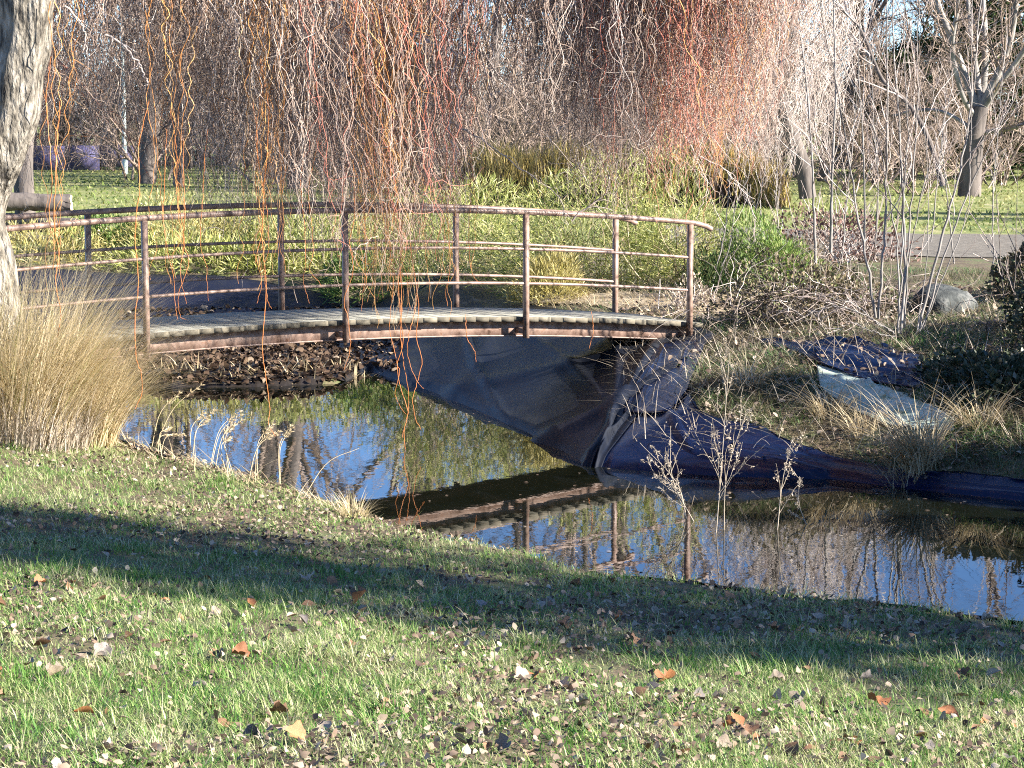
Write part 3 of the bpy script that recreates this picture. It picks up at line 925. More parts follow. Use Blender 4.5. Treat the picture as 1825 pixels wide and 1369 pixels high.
# single orange shoots dangling in front of the bridge
shoots = [
    ([(478, 250), (470, 340), (466, 430), (474, 500), (472, 560), (468, 620), (476, 690), (480, 730), (478, 755), (492, 778)], 19.0, .006),
    ([(462, 300), (476, 380), (480, 440), (470, 480), (476, 530), (484, 548)], 19.1, .004),
    ([(455, 330), (468, 400), (458, 455), (466, 500), (458, 540)], 19.2, .004),
    ([(250, 330), (241, 420), (246, 500), (240, 560), (243, 630), (252, 665), (252, 700), (240, 730)], 18.3, .006),
    ([(100, 330), (96, 400), (104, 450), (100, 500), (108, 555), (100, 600)], 17.9, .007), ([(88, 250), (94, 330), (86, 380), (98, 440), (94, 480)], 17.9, .006),
    ([(705, 330), (716, 420), (710, 500), (714, 560), (718, 610), (708, 650), (713, 690), (726, 735), (720, 770), (723, 812)], 19.6, .006),
    ([(722, 360), (712, 440), (716, 540), (714, 600), (722, 660), (728, 700), (726, 740), (716, 780)], 19.7, .005),
    ([(738, 340), (732, 440), (746, 540), (742, 600), (752, 640), (744, 680), (736, 710), (740, 745), (750, 766)], 19.6, .005),
    ([(690, 400), (700, 500), (694, 580), (706, 640), (712, 665), (704, 700), (712, 725), (724, 740)], 19.6, .004),
    ([(745, 500), (738, 560), (728, 600), (728, 640), (742, 675), (755, 695)], 19.75, .004),
    ([(632, 380), (624, 430), (630, 480), (613, 535), (621, 570), (624, 620), (612, 660)], 19.4, .005),
    ([(650, 420), (652, 470), (648, 510), (644, 552)], 19.5, .004), ([(290, 380), (298, 440), (308, 490), (312, 540), (318, 568)], 18.7, .0045),
    ([(330, 380), (326, 430), (336, 470), (320, 520), (320, 560), (332, 570)], 18.7, .004), ([(360, 380), (358, 440), (368, 480), (372, 535)], 18.9, .004),
    ([(315, 340), (328, 420), (322, 480), (332, 540)], 18.8, .004), ([(542, 400), (545, 470), (540, 500), (552, 540)], 19.2, .0035),
    ([(555, 400), (558, 450), (552, 480), (575, 510)], 19.2, .0035), ([(836, 400), (838, 470), (846, 495), (862, 505)], 20.3, .0035),
    ([(800, 420), (802, 480), (794, 520), (798, 545)], 20.1, .0035), ([(830, 560), (832, 600), (846, 625), (848, 645)], 20.2, .004), ([(1236, 560), (1010, 1)] if False else [(1055, 555), (1057, 590), (1050, 620)], 21.2, .0035)]
for pts, Y, r in shoots:
    if pts[0][1] < 430: pts = [(pts[0][0] + random.uniform(-16, 16), pts[0][1] - 150), (pts[0][0] + random.uniform(-8, 8), pts[0][1] - 70)] + pts
    p = spline([at(a, b, Y) for a, b in pts], 46)
    p[:, 1] += .03 * np.sin(np.linspace(0, 14, 46) + random.uniform(0, 6))
    p += rng.normal(0, .0025, p.shape)
    V, Q = tubes(p, np.interp(np.linspace(0, 1, 46), [0, .2, 1], [r * .4, r * .8, r * .4]), 5)
    obj('shoot', V, [Q], M['shoot_orange'], willow, smooth=True)
# bundles of shorter orange shoots
for cx, wd, ylo, yhi, n, Y in ((715, 26, 470, 600, 34, 19.7), (650, 30, 450, 560, 16, 19.5), (466, 22, 440, 520, 12, 19.2), (100, 14, 420, 520, 4, 18.6), (325, 24, 430, 520, 8, 18.8), (805, 25, 430, 500, 8, 20.2), (1290, 30, 200, 330, 10, 20.5)):
    pxs = rng.normal(cx, wd, n)
    Pq, Rq = strand_set(pxs, 0, rng.uniform(ylo, yhi, n), Y + rng.uniform(-.3, .3, n), np.full(n, 4.2) + rng.uniform(-.8, .3, n), 48, .8, (.0026, .0036), lean=rng.normal(0, .05, n))
    b_ = MB()
    V, Q = tubes(Pq, Rq, 3); b_.add(V, Q=Q)
    b_.build('hanging_branch', M['twig_orange'], willow)['kind'] = 'stuff'

# ------------------------------------------------------------------ lawn grass (uncountable)
def bank_points(n, ylo, yhi, power=1.2, margin=1.3, side='near'):
    out = []
    got = 0
    while got < n:
        y = rng.uniform(ylo, yhi, n * 2)
        x = rng.uniform(-1, 1, n * 2) * (.235 * y + margin)
        wmax = (.235 * yhi + margin)
        acc = rng.random(n * 2) < (.235 * y + margin) / wmax * 1.0 * (ylo / y) ** power * 1.0
        x, y = x[acc], y[acc]
        dn, df, ins = dists(x, y)
        k = ~ins & ((dn < df) if side == 'near' else (df <= dn)) & (np.minimum(dn, df) > .04)
        out.append(np.stack([x[k], y[k]], 1))
        got += k.sum()
    return np.concatenate(out)[:n]

NB = 232000
gp = bank_points(NB, 6.6, 23.5, 1.3)
x, y = gp[:, 0], gp[:, 1]
dn, df, _ = dists(x, y)
cl = vnoise(x * 3.1, y * 3.1, 21) * .5 + vnoise(x * 9, y * 9, 22) * .5
L = np.clip(.05 + .026 * cl + rng.normal(0, .016, NB), .018, .16) * (1 + .7 * (rng.random(NB) < .05))
thin = sstep(.9, .2, dn) * .6
keepm = rng.random(NB) > (0.35 * (cl < -.35) + thin)
# litter-covered darker strip near the shore has thinner grass
strip = np.exp(-((dn - 1.5) / .8) ** 2) * sstep(-2.5, -.8, x) * sstep(3.5, 1.5, x)
keepm &= rng.random(NB) > .35 * strip
keepm &= rng.random(NB) > .55 * sstep(.5, .85, vnoise(x * 1.6, y * 1.6, 41) * .5 + .5)
x, y, L = x[keepm], y[keepm], L[keepm]
n = len(x)
B = np.stack([x, y, hgt(x, y) - .004], 1)
sc_ = 1 + .25 * (y - 8) / 10
b_ = MB()
V, T, Q = blades(B, rng.uniform(0, 6.28, n), L, rng.uniform(.0032, .0062, n) * sc_, rng.uniform(.1, 1.05, n), rng.uniform(-.1, .55, n), rng.uniform(0, .35, n), 2)
b_.add(V, T, Q)
# taller tufts
tc = bank_points(750, 7.0, 21, 1.0)
for k in range(len(tc)):
    m_ = int(rng.integers(24, 60))
    rr = rng.uniform(.05, .16)
    a = rng.uniform(0, 6.28, m_); q = rr * np.sqrt(rng.random(m_))
    xx, yy = tc[k, 0] + q * np.cos(a), tc[k, 1] + q * np.sin(a)
    Bq = np.stack([xx, yy, hgt(xx, yy) - .004], 1)
    V, T, Q = blades(Bq, a + rng.normal(0, .5, m_), rng.uniform(.06, .13, m_) * rng.uniform(.7, 1.25), rng.uniform(.0032, .0065, m_), rng.uniform(.1, .9, m_), rng.uniform(0, .6, m_), rng.uniform(.1, .5, m_), 3)
    b_.add(V, T, Q)
# ragged fringe hanging over the near shore
n = 5200
x = rng.uniform(-4.6, 4.6, n * 6); y = rng.uniform(11, 23, n * 6)
dn, df, ins = dists(x, y)
k = ~ins & (dn < df) & (dn < .16) & (rng.random(n * 6) < .35 + .65 * (vnoise(x * 3, y * 3, 91) > -.1))
x, y = x[k][:n], y[k][:n]; n = len(x)
V, T, Q = blades(np.stack([x, y, hgt(x, y)], 1), np.where(rng.random(n) < .6, rng.normal(.85, .6, n), rng.uniform(0, 6.28, n)), rng.uniform(.05, .18, n), rng.uniform(.004, .007, n), rng.uniform(.3, 1.3, n), rng.uniform(0, .6, n), rng.uniform(.1, .6, n), 3)
b_.add(V, T, Q)
o = b_.build('grass', M['grass'])
tag(o, 'short green and straw coloured lawn grass on the near bank', 'grass', kind='stuff')

# far lawns
b_ = MB()
n = 50000
yy = 30.6 + 62 * rng.random(n) ** 1.7
xx = rng.uniform(-1, 1, n) * (.235 * yy + 2)
zz = hgt(xx, yy)
path_d = np.abs((yy - (39 - .55 * xx)) ) # gravel path corridor
onpath = (xx > 2) & (yy < 38.7 - .5 * (xx - 2)) & (yy > 32.4 - .5 * (xx - 2))
k = (zz > .6) & ~onpath & ~((xx > -.2) & (yy < 33)) & ~inside(xx, yy, np.array(list(top6) + list(bot6)[::-1]))
xx, yy, zz = xx[k], yy[k], zz[k]
n = len(xx)
V, T, Q = blades(np.stack([xx, yy, zz - .01], 1), rng.uniform(0, 6.28, n), rng.uniform(.05, .13, n), rng.uniform(.028, .06, n) * yy / 45, rng.uniform(.2, 1.1, n), rng.uniform(0, .5, n), rng.uniform(0, .3, n), 2)
b_.add(V, T, Q)
o = b_.build('grass', M['lawn_far'])
tag(o, 'sunlit lawn grass beyond the pond', 'grass', kind='stuff')

# right bank cover: dry and green grass, thinning over the foils
def far_points(n):
    x = rng.uniform(.4, 7.0, n * 3); y = rng.uniform(16.5, 29, n * 3)
    dn, df, ins = dists(x, y)
    k = ~ins & (df <= dn) & (x < .235 * y + 1.2)
    return np.stack([x[k], y[k]], 1)[:n]
rb = np.concatenate([far_points(26000), far_points(190000)[:190000]])
rb = np.concatenate([rb[:26000], rb[26000:][(rb[26000:, 1] < 23.2) & (rb[26000:, 0] < 6)][:56000]])
x, y = rb[:, 0], rb[:, 1]
dn, df, _ = dists(x, y)
xy = np.stack([x, y], 1)
def near_poly(poly): return inside(x, y, np.array(poly))
foil = near_poly(list(top1) + list(bot1)[::-1]) | near_poly(list(top2) + list(bot2)[::-1]) | near_poly(list(top2b) + list(bot2b)[::-1]) | near_poly(list(top3) + list(bot3)[::-1]) | near_poly(list(top4) + list(bot4)[::-1])
foil |= near_poly(list(top6) + list(bot6)[::-1])
earth = near_poly([(-0.3, 27.0), (1.1, 26.4), (2.4, 25.4), (3.0, 24.4), (2.75, 22.7), (2.1, 23.9), (1.35, 25.2), (.75, 25.9)])
lowbank = (x < -1.6)
k = ~foil & ~lowbank & (df > .12) & ~(earth & (rng.random(len(x)) < .9))
x, y = x[k], y[k]
n = len(x)
cl = vnoise(x * 2.5, y * 2.5, 31)
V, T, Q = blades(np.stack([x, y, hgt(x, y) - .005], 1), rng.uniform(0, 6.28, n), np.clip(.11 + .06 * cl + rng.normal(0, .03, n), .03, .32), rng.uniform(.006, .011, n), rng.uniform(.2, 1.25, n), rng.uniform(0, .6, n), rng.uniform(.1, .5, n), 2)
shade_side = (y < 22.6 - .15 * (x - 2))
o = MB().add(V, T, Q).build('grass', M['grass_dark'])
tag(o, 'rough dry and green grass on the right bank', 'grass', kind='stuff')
x_, y_ = x, y

# ------------------------------------------------------------------ leaf litter (uncountable)
def litter(x, y, L, lift=.01, flat=.5):
    n = len(x)
    a = rng.uniform(0, 6.28, n)
    A = np.stack([np.cos(a), np.sin(a), rng.normal(0, .35, n)], 1)
    Nn = np.stack([rng.normal(0, flat, n), rng.normal(0, flat, n), np.ones(n)], 1)
    C = np.stack([x, y, hgt(x, y) + lift * rng.uniform(.3, 2.2, n)], 1)
    return litter_cards(C, A, Nn, L, L * rng.uniform(.45, .95, n), rng.uniform(-.25, .55, n), rng.uniform(-.3, .6, n))
b_ = MB()
lp = bank_points(32000, 6.6, 23, 1.2)
x, y = lp[:, 0], lp[:, 1]
dn, df, _ = dists(x, y)
pn = vnoise(x * 1.6, y * 1.6, 41) * .5 + .5
k = rng.random(len(x)) < .12 + 1.1 * sstep(.35, .75, pn)
x, y = x[k], y[k]
V, T = litter(x, y, rng.uniform(.012, .042, len(x)), .019, .8); b_.add(V, T)
# dense strip of shredded leaves
n = 9000
x = rng.uniform(-2.6, 3.4, n); y = rng.uniform(11.5, 19, n)
dn, df, ins = dists(x, y)
k = ~ins & (dn < df) & (rng.random(n) < np.exp(-((dn - 1.3) / .75) ** 2))
V, T = litter(x[k], y[k], rng.uniform(.016, .042, k.sum()), .02, .8); b_.add(V, T)
# shoreline drift
n = 9000
x = rng.uniform(-4.6, -.6, n); y = rng.uniform(16, 23, n)
dn, df, ins = dists(x, y)
k = ~ins & (dn < df) & (rng.random(n) < np.exp(-(dn / .35) ** 2))
V, T = litter(x[k], y[k], rng.uniform(.02, .05, k.sum()), .02); b_.add(V, T)
# dry straw washed up along the near shore
n = 9000
x = rng.uniform(-5, -.3, n); y = rng.uniform(15.8, 23, n)
dn, df, ins = dists(x, y)
k = ~ins & (dn < df) & (rng.random(n) < np.exp(-((dn - .12) / .30) ** 2) * sstep(-.4, -1.4, x))
x, y = x[k], y[k]; n = len(x)
ang_ = np.where(rng.random(n) < .6, rng.normal(-.85, .35, n) + math.pi * rng.integers(0, 2, n), rng.uniform(0, 6.28, n))
V, T, Q = blades(np.stack([x, y, hgt(x, y) + .01], 1), ang_, rng.uniform(.1, .4, n), rng.uniform(.004, .009, n), rng.uniform(.9, 1.5, n), rng.uniform(0, .5, n), rng.uniform(0, .25, n), 3)
o = MB().add(V, T, Q).build('dry_grass', M['straw'])
tag(o, 'pale straw washed up along the near left shore', 'dry grass', kind='stuff')
n = 2600
x = rng.uniform(1.0, 5.6, n * 3); y = rng.uniform(17.6, 23, n * 3)
dn, df, ins = dists(x, y)
k = ~ins & (df <= dn) & (df > .25)
x, y = x[k][:n], y[k][:n]; n = len(x)
V, T, Q = blades(np.stack([x, y, hgt(x, y) + .03], 1), rng.uniform(0, 6.28, n), rng.uniform(.15, .5, n), rng.uniform(.004, .008, n), rng.uniform(.5, 1.5, n), rng.uniform(-.2, .6, n), rng.uniform(0, .4, n), 4)
o = MB().add(V, T, Q).build('dry_grass', M['weed'])
tag(o, 'messy dry stems strewn over the shaded right bank', 'dry grass', kind='stuff')
n = 800
x = rng.uniform(-4.6, 5, n * 3); y = rng.uniform(14, 26.5, n * 3)
dn, df, ins = dists(x, y)
k = ins & (rng.random(n * 3) < .15 + np.exp(-np.minimum(dn, df) / .35))
x, y = x[k][:n], y[k][:n]; n = len(x)
a = rng.uniform(0, 6.28, n)
V, T = leaf_cards(np.stack([x, y, np.full(n, .004)], 1), np.stack([np.cos(a), np.sin(a), np.zeros(n)], 1), np.tile([0, 0, 1.0], (n, 1)), rng.uniform(.02, .05, n), rng.uniform(.01, .03, n), .06)
o = MB().add(V, T).build('floating_leaves', M['litter'])
tag(o, 'small dead leaves floating on the pond', 'leaf litter', kind='stuff')
o = b_.build('leaf_litter', M['litter'])
tag(o, 'small shredded brown leaves lying all over the near lawn', 'leaf litter', kind='stuff')
# silt bank under the bridge and right bank
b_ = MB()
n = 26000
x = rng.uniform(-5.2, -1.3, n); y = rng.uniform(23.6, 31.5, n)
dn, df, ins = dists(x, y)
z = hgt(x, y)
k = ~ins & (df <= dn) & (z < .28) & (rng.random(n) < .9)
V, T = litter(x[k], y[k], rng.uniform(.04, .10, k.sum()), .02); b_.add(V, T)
o = b_.build('leaf_litter', M['litter_wet_shaded'])
tag(o, 'wet leaf litter coloured darker for shade on the silt bank under the bridge', 'leaf litter', kind='stuff')
b_ = MB()
n = 9000
x = rng.uniform(1.2, 6, n); y = rng.uniform(17.5, 25.5, n)
dn, df, ins = dists(x, y)
k = ~ins & (df <= dn) & (rng.random(n) < .35 + .4 * (vnoise(x * 1.7, y * 1.7, 44) > .1))
x, y = x[k], y[k]
kf = ~(near_poly(list(top1) + list(bot1)[::-1]) | near_poly(list(top2) + list(bot2)[::-1]) | near_poly(list(top4) + list(bot4)[::-1]))
kf |= rng.random(len(x)) < .12
V, T = litter(x[kf], y[kf], rng.uniform(.03, .07, kf.sum()), .03); b_.add(V, T)
o = b_.build('leaf_litter', M['litter'])
tag(o, 'dark brown leaf litter on the right bank', 'leaf litter', kind='stuff')
n = 3200
x = rng.uniform(.2, 3.3, n); y = rng.uniform(22.9, 27.3, n)
kk_ = ~inside(x, y, np.array(list(top1) + list(bot1)[::-1]))
x, y = x[kk_], y[kk_]; n = len(x)
V, T, Q = blades(np.stack([x, y, hgt(x, y) + .02], 1), rng.uniform(0, 6.28, n), rng.uniform(.1, .3, n), rng.uniform(.006, .011, n), rng.uniform(.7, 1.5, n), rng.uniform(0, .6, n), rng.uniform(0, .3, n), 3)
o = MB().add(V, T, Q).build('dry_grass', M['straw'])
tag(o, 'flattened dry straw on the sunny bank behind the bridge end', 'dry grass', kind='stuff')

# ------------------------------------------------------------------ countable fallen leaves on the lawn
def leaf_mesh(kind, seed, mat):
    r = np.random.default_rng(seed)
    if kind == 'oval':
        U = np.linspace(-1, 1, 6); Wd = np.array([.02, .55, .95, 1.0, .66, .02]) * .5
        V = []
        c1, c2, c3 = r.uniform(-.15, .45), r.uniform(.1, .9), r.uniform(-.3, .3)
        for u, w in zip(U, Wd):
            for v in (-1, 0, 1):
                V.append((u * .5, v * w * (.78 - .25 * abs(c2)), c1 * u * u * .5 + c2 * v * v * w * .7 + c3 * u * v * w))
        i2 = np.arange(18).reshape(6, 3)
        q = np.stack([i2[:-1, :-1], i2[1:, :-1], i2[1:, 1:], i2[:-1, 1:]], -1).reshape(-1, 4)
        return make_mesh('fallen_leaf', np.array(V), [q], mat, True)
    n = 20
    a = np.linspace(0, 2 * math.pi, n, endpoint=False)
    rad = .40 + .09 * np.abs(np.cos(a * 2.5)) ** .7 + r.normal(0, .03, n)
    rad[n // 2] *= .55
    ph = r.uniform(0, 6.28)
    cv = r.uniform(.5, 1.1)
    rim = np.stack([rad * np.cos(a), rad * np.sin(a), cv * rad * np.abs(np.sin(a + ph)) ** 1.5 + .06 * np.sin(a * 5)], 1)
    mid = np.stack([.5 * rad * np.cos(a), .5 * rad * np.sin(a), .3 * cv * rad * np.abs(np.sin(a + ph))], 1)
    V = np.concatenate([[[0, 0, 0]], mid, rim])
    T, Q = [], []
    for i in range(n):
        j = (i + 1) % n
        T.append((0, 1 + i, 1 + j)); Q.append((1 + i, 1 + n + i, 1 + n + j, 1 + j))
    return make_mesh('fallen_leaf', V, [np.array(T), np.array(Q)], mat, True)
LM = {}
for mk in ('leaf_pale', 'leaf_brown', 'leaf_orange', 'leaf_grey'):
    LM[mk] = [leaf_mesh('oval', s, M[mk]) for s in (1, 2, 3)] + [leaf_mesh('lobed', s, M[mk]) for s in (4, 5)]
def put_leaf(p, size, mk, v, tilt, label, group):
    o = bpy.data.objects.new('fallen_leaf', LM[mk][v])
    o.location = p
    o.scale = (size, size, size)
    o.rotation_euler = (tilt[0], tilt[1], random.uniform(0, 6.28))
    link(o)
    return tag(o, label, 'leaf', group)
special = [((428, 1185), .085, 'leaf_orange', 3, 'bright orange curled leaf standing up in the sunlit grass'),
           ((527, 1328), .085, 'leaf_orange', 4, 'large tan orange lobed leaf at the bottom edge of the lawn'),
           ((818, 1338), .07, 'leaf_pale', 0, 'large pale cream oval leaf lying flat near the bottom edge'),
           ((643, 1078), .11, 'leaf_brown', 3, 'round brown leaf standing in the shaded grass band'),
           ((150, 1288), .10, 'leaf_orange', 1, 'rolled orange brown leaf beside a long grass tuft'),
           ((1562, 1268), .11, 'leaf_orange', 4, 'yellowish orange leaf in sunlit grass under the shade band'),
           ((1188, 1228), .10, 'leaf_orange', 3, 'tan orange leaf at the lower edge of the shade band'),
           ((1715, 1142), .11, 'leaf_grey', 4, 'bluish dark leaf standing by the near right shore'),
           ((1640, 1330), .08, 'leaf_brown', 2, 'rust red leaf in the grass near the bottom right corner'),
           ((1690, 1290), .10, 'leaf_orange', 0, 'light orange leaf beside dark shadow on the right lawn'),
           ((100, 1218), .09, 'leaf_pale', 3, 'crumpled whitish leaf on the left lawn'),
           ((180, 1082), .09, 'leaf_brown', 1, 'reddish brown leaf under a tall grass tuft in the shade edge')]
for (a, b), s, mk, v, lab in special:
    p = hitg(a, b)
    put_leaf(p + np.array([0, 0, .035]), s, mk, v, (random.uniform(.2, .8), random.uniform(-.5, .5)), lab, None)
leafgroups = {'leaf_pale': ('small pale withered leaf lying in the near lawn grass', 'pale fallen leaves on the lawn'),
              'leaf_brown': ('small dark brown curled leaf lying in the near lawn grass', 'brown fallen leaves on the lawn'),
              'leaf_grey': ('small greyish dry leaf lying in the near lawn grass', 'grey fallen leaves on the lawn'),
              'leaf_orange': ('small orange brown leaf lying in the near lawn grass', 'orange fallen leaves on the lawn')}
fl = bank_points(270, 7.6, 13.5, 1.6, .3)
mks = rng.choice(['leaf_pale', 'leaf_brown', 'leaf_grey', 'leaf_orange'], len(fl), p=[.36, .34, .18, .12])
for (x, y), mk in zip(fl, mks):
    lab, g = leafgroups[mk]
    put_leaf((x, y, hz(x, y) + random.uniform(.01, .034)), random.uniform(.04, .09), mk, random.randrange(5), (random.gauss(0, .55), random.gauss(0, .55)), lab, g)

# ------------------------------------------------------------------ ornamental grass tuft on the left bank
def fountain(name, label, c, n, Lr, mat, spread, wd=(.004, .008), r0=.25, segs=6, bias=None, cat='grass tuft'):
    a = rng.uniform(0, 6.28, n); q = r0 * np.sqrt(rng.random(n))
    x, y = c[0] + q * np.cos(a), c[1] + q * np.sin(a)
    B = np.stack([x, y, hgt(x, y) - .01], 1)
    H = a + rng.normal(0, .7, n)
    if bias is not None:
        m_ = rng.random(n) < bias[1]
        H = np.where(m_, rng.normal(bias[0], .6, n), H)
    L = rng.uniform(*Lr, n)
    V, T, Q = blades(B, H, L, rng.uniform(*wd, n), rng.uniform(.02, spread * .55, n), rng.uniform(.05, spread, n), rng.uniform(.0, .62, n) ** 1.0, segs)
    o = MB().add(V, T, Q).build('blades' if False else name, mat)
    return tag(o, label, cat)
c = hitg(45, 790)
big = fountain('ornamental_grass', 'big fountain of dry straw coloured ornamental grass in front of the willow trunk', c + np.array([-.1, .1, 0]), 5200, (1.15, 2.0), M['tuft'], .72, (.004, .009), .45, 8, (0.1, .36))
fountain('ornamental_grass', 'brown broken thatch at the foot of the big ornamental grass', c + np.array([0.05, -.15, 0]), 900, (.35, .9), M['weed'], .9, (.005, .011), .5, 5)
c2 = hitg(215, 700)
fountain('ornamental_grass', 'smaller drooping dry grass tuft overhanging the water at the left end of the bridge', np.array([-3.55, 18.6, 0]), 1600, (.7, 1.35), M['tuft'], .75, (.005, .009), .22, 7, (0.0, .5))
fountain('sedge_tuft', 'pale drooping sedge hanging over the foil into the water', hitg(1640, 835), 420, (.35, .85), M['straw'], 1.2, (.007, .013), .16, 7, (math.pi + .4, .6), 'sedge')
fountain('grass_clump', 'dry tan grass clump on the right bank below the geotextile', hitg(1535, 772), 120, (.2, .45), M['straw'], 1.0, (.005, .009), .12, 5)
fountain('grass_clump', 'pale dry grass clump beside the low evergreen shrub', hitg(1420, 470) if False else np.array([3.45, 27.5, 0]), 500, (.4, .8), M['straw'], .8, (.006, .011), .2, 5)
fountain('grass_clump', 'wispy grass clump hanging at the shore where the bridge reflection begins', hitg(630, 925), 160, (.12, .3), M['tuft'], .9, (.005, .008), .10, 5)
for (a, b), n, lab in (((1610, 860), 90, 'flattened straw trailing into the water beside the sedge'), ((1745, 760), 150, 'thin dry grass clump at the foot of the ivy bush'), ((1330, 690), 140, 'brown grass clump beside the tall dry weed on the foil edge'), ((1480, 740), 160, 'reddish dry grass clump left of the geotextile')):
    p = hitg(a, b)
    fountain('grass_clump', lab, p, n, (.2, .5), M['straw'], 1.3, (.005, .009), .15, 5)

# ------------------------------------------------------------------ dry weeds standing in the shallow water
def weed(label, base, top, n_side, spread, seed, name='dry_weed', r=.004):
    P0 = np.asarray(base, float); P1 = np.asarray(top, float)
    t_ = thing(name, label, 'weed', tuple(P0))
    L = np.linalg.norm(P1 - P0)
    mid = (P0 + P1) / 2 + rng.normal(0, .03, 3)
    p = spline([P0, mid, P1], 16)
    V, Q = tubes(p, np.linspace(r, r * .45, 16), 5)
    obj('stem', V, [Q], M['weed'], t_, smooth=True)
    Pc, Rc = children(p[None], np.linspace(r, r * .5, 16)[None], n_side, .25, .55, spread, .05, 9, .7, .12, .15, .0016)
    mb = MB(); V, Q = tubes(Pc, Rc, 4); mb.add(V, Q=Q)
    Pd, Rd_ = children(Pc, Rc, 6, .12, .3, .8, .02, 6, .7, .2, .3, .0012)
    V, Q = tubes(Pd, Rd_, 3); mb.add(V, Q=Q)
    mb.build('side_branches', M['weed'], t_)['kind'] = 'stuff'
    # withered leaves and seed heads
    allp = np.concatenate([Pd.reshape(-1, 3), Pc[:, 4:].reshape(-1, 3), p[9:]])
    s = allp[rng.integers(0, len(allp), 260)]
    V, T = leaf_cards(s, rdirs(260, -1, .4), rdirs(260), rng.uniform(.008, .028, 260), rng.uniform(.004, .010, 260))
    MB().add(V, T).build('seed_heads', M['weed'], t_)['kind'] = 'stuff'
    return t_
def weed_px(label, b, t, dY, n, sp, seed):
    p = hitz(*b); p[2] = -.03
    q = at(t[0], t[1], p[1] + dY)
    weed(label, p, q, n, sp, seed)
weed_px('tallest dry weed with feathery seed head standing in the water before the foil', (1276, 950), (1300, 628), 0.1, 15, .55, 1)
weed_px('bent dry weed clump with drooping tips left of the tallest weed', (1225, 925), (1140, 790), .3, 10, .8, 2)
weed_px('short curled dry weed between the bent clump and the tallest weed', (1240, 930), (1195, 760), .0, 9, .7, 3)
weed_px('slender dry weed right of the tallest weed', (1385, 945), (1410, 792), .1, 8, .5, 4)
weed_px('dry weed leaning right with forked branches near the tallest weed', (1290, 945), (1330, 735), -.1, 9, .6, 5)
weed_px('low dry weed at the water in front of the sedge', (1440, 935), (1425, 850), .0, 6, .7, 6)

# dry reed stalks with plumes on the near left shore
def reed(label, b, t, n=3, plume=True):
    p = hitg(*b)
    q = at(t[0], t[1], p[1] + .25)
    t_ = thing('reed_stalk', label, 'reed', tuple(p))
    for k in range(n):
        e = q + rng.normal(0, .05, 3) * (k > 0)
        s = p + np.array([rng.normal(0, .04), rng.normal(0, .04), 0]) * (k > 0)
        m_ = (s * .45 + e * .55) + np.array([-.05, 0, .06])
        pa = spline([s, m_, e], 12)
        V, Q = tubes(pa, np.linspace(.0032, .0016, 12), 4)
        obj('stem', V, [Q], M['straw'], t_)
        if plume:
            m2 = 110
            f = rng.integers(8, 12, m2)
            d = unit(pa[f] - pa[f - 1]) * .8 + rdirs(m2, -.8, .2) * .6
            V, T = leaf_cards(pa[f], d, rdirs(m2), rng.uniform(.02, .05, m2), rng.uniform(.003, .007, m2))
            MB().add(V, T).build('plume', M['straw'], t_)['kind'] = 'stuff'
for b, t, n, lab in (((268, 812), (318, 703), 2, 'leftmost plumed reed leaning right over the near shore'), ((290, 818), (300, 765), 3, 'short reed bundle at the foot of the leftmost plumed reed'),
                     ((340, 832), (362, 738), 3, 'plumed reed standing behind the shore drift'), ((375, 838), (428, 742), 3, 'long reed bent right with a tufted head at the near shore'),
                     ((410, 850), (415, 760), 3, 'upright reed group with pale plume in the shore drift'), ((460, 865), (480, 772), 3, 'reed group right of the shore drift reaching over blue reflections'),
                     ((500, 872), (520, 765), 2, 'rightmost plumed reed on the near shore'), ((540, 890), (640, 800), 1, 'single bare stalk leaning far right over the water')):
    reed(lab, b, t, n, n > 1)

# cut reed stubble in the shallow silt under the bridge
for k, (a, b) in enumerate(((525, 668), (548, 662), (300, 662), (350, 668), (420, 672), (470, 668), (600, 660), (640, 672))):
    p = hitg(a, b)
    n = 26
    x = p[0] + rng.normal(0, .12, n); y = p[1] + rng.normal(0, .1, n)
    V, T, Q = blades(np.stack([x, y, hgt(x, y)], 1), rng.uniform(0, 6.28, n), rng.uniform(.08, .3, n), rng.uniform(.012, .025, n), rng.uniform(0, 1.2, n), rng.uniform(-.1, .5, n), rng.uniform(0, .4, n), 3)
    o = MB().add(V, T, Q).build('reed_stubble', M['straw']); o['kind'] = 'stuff'
    tag(o, 'pale broken reed stubble on the dark silt under the bridge', 'reed', 'reed stubble under the bridge')

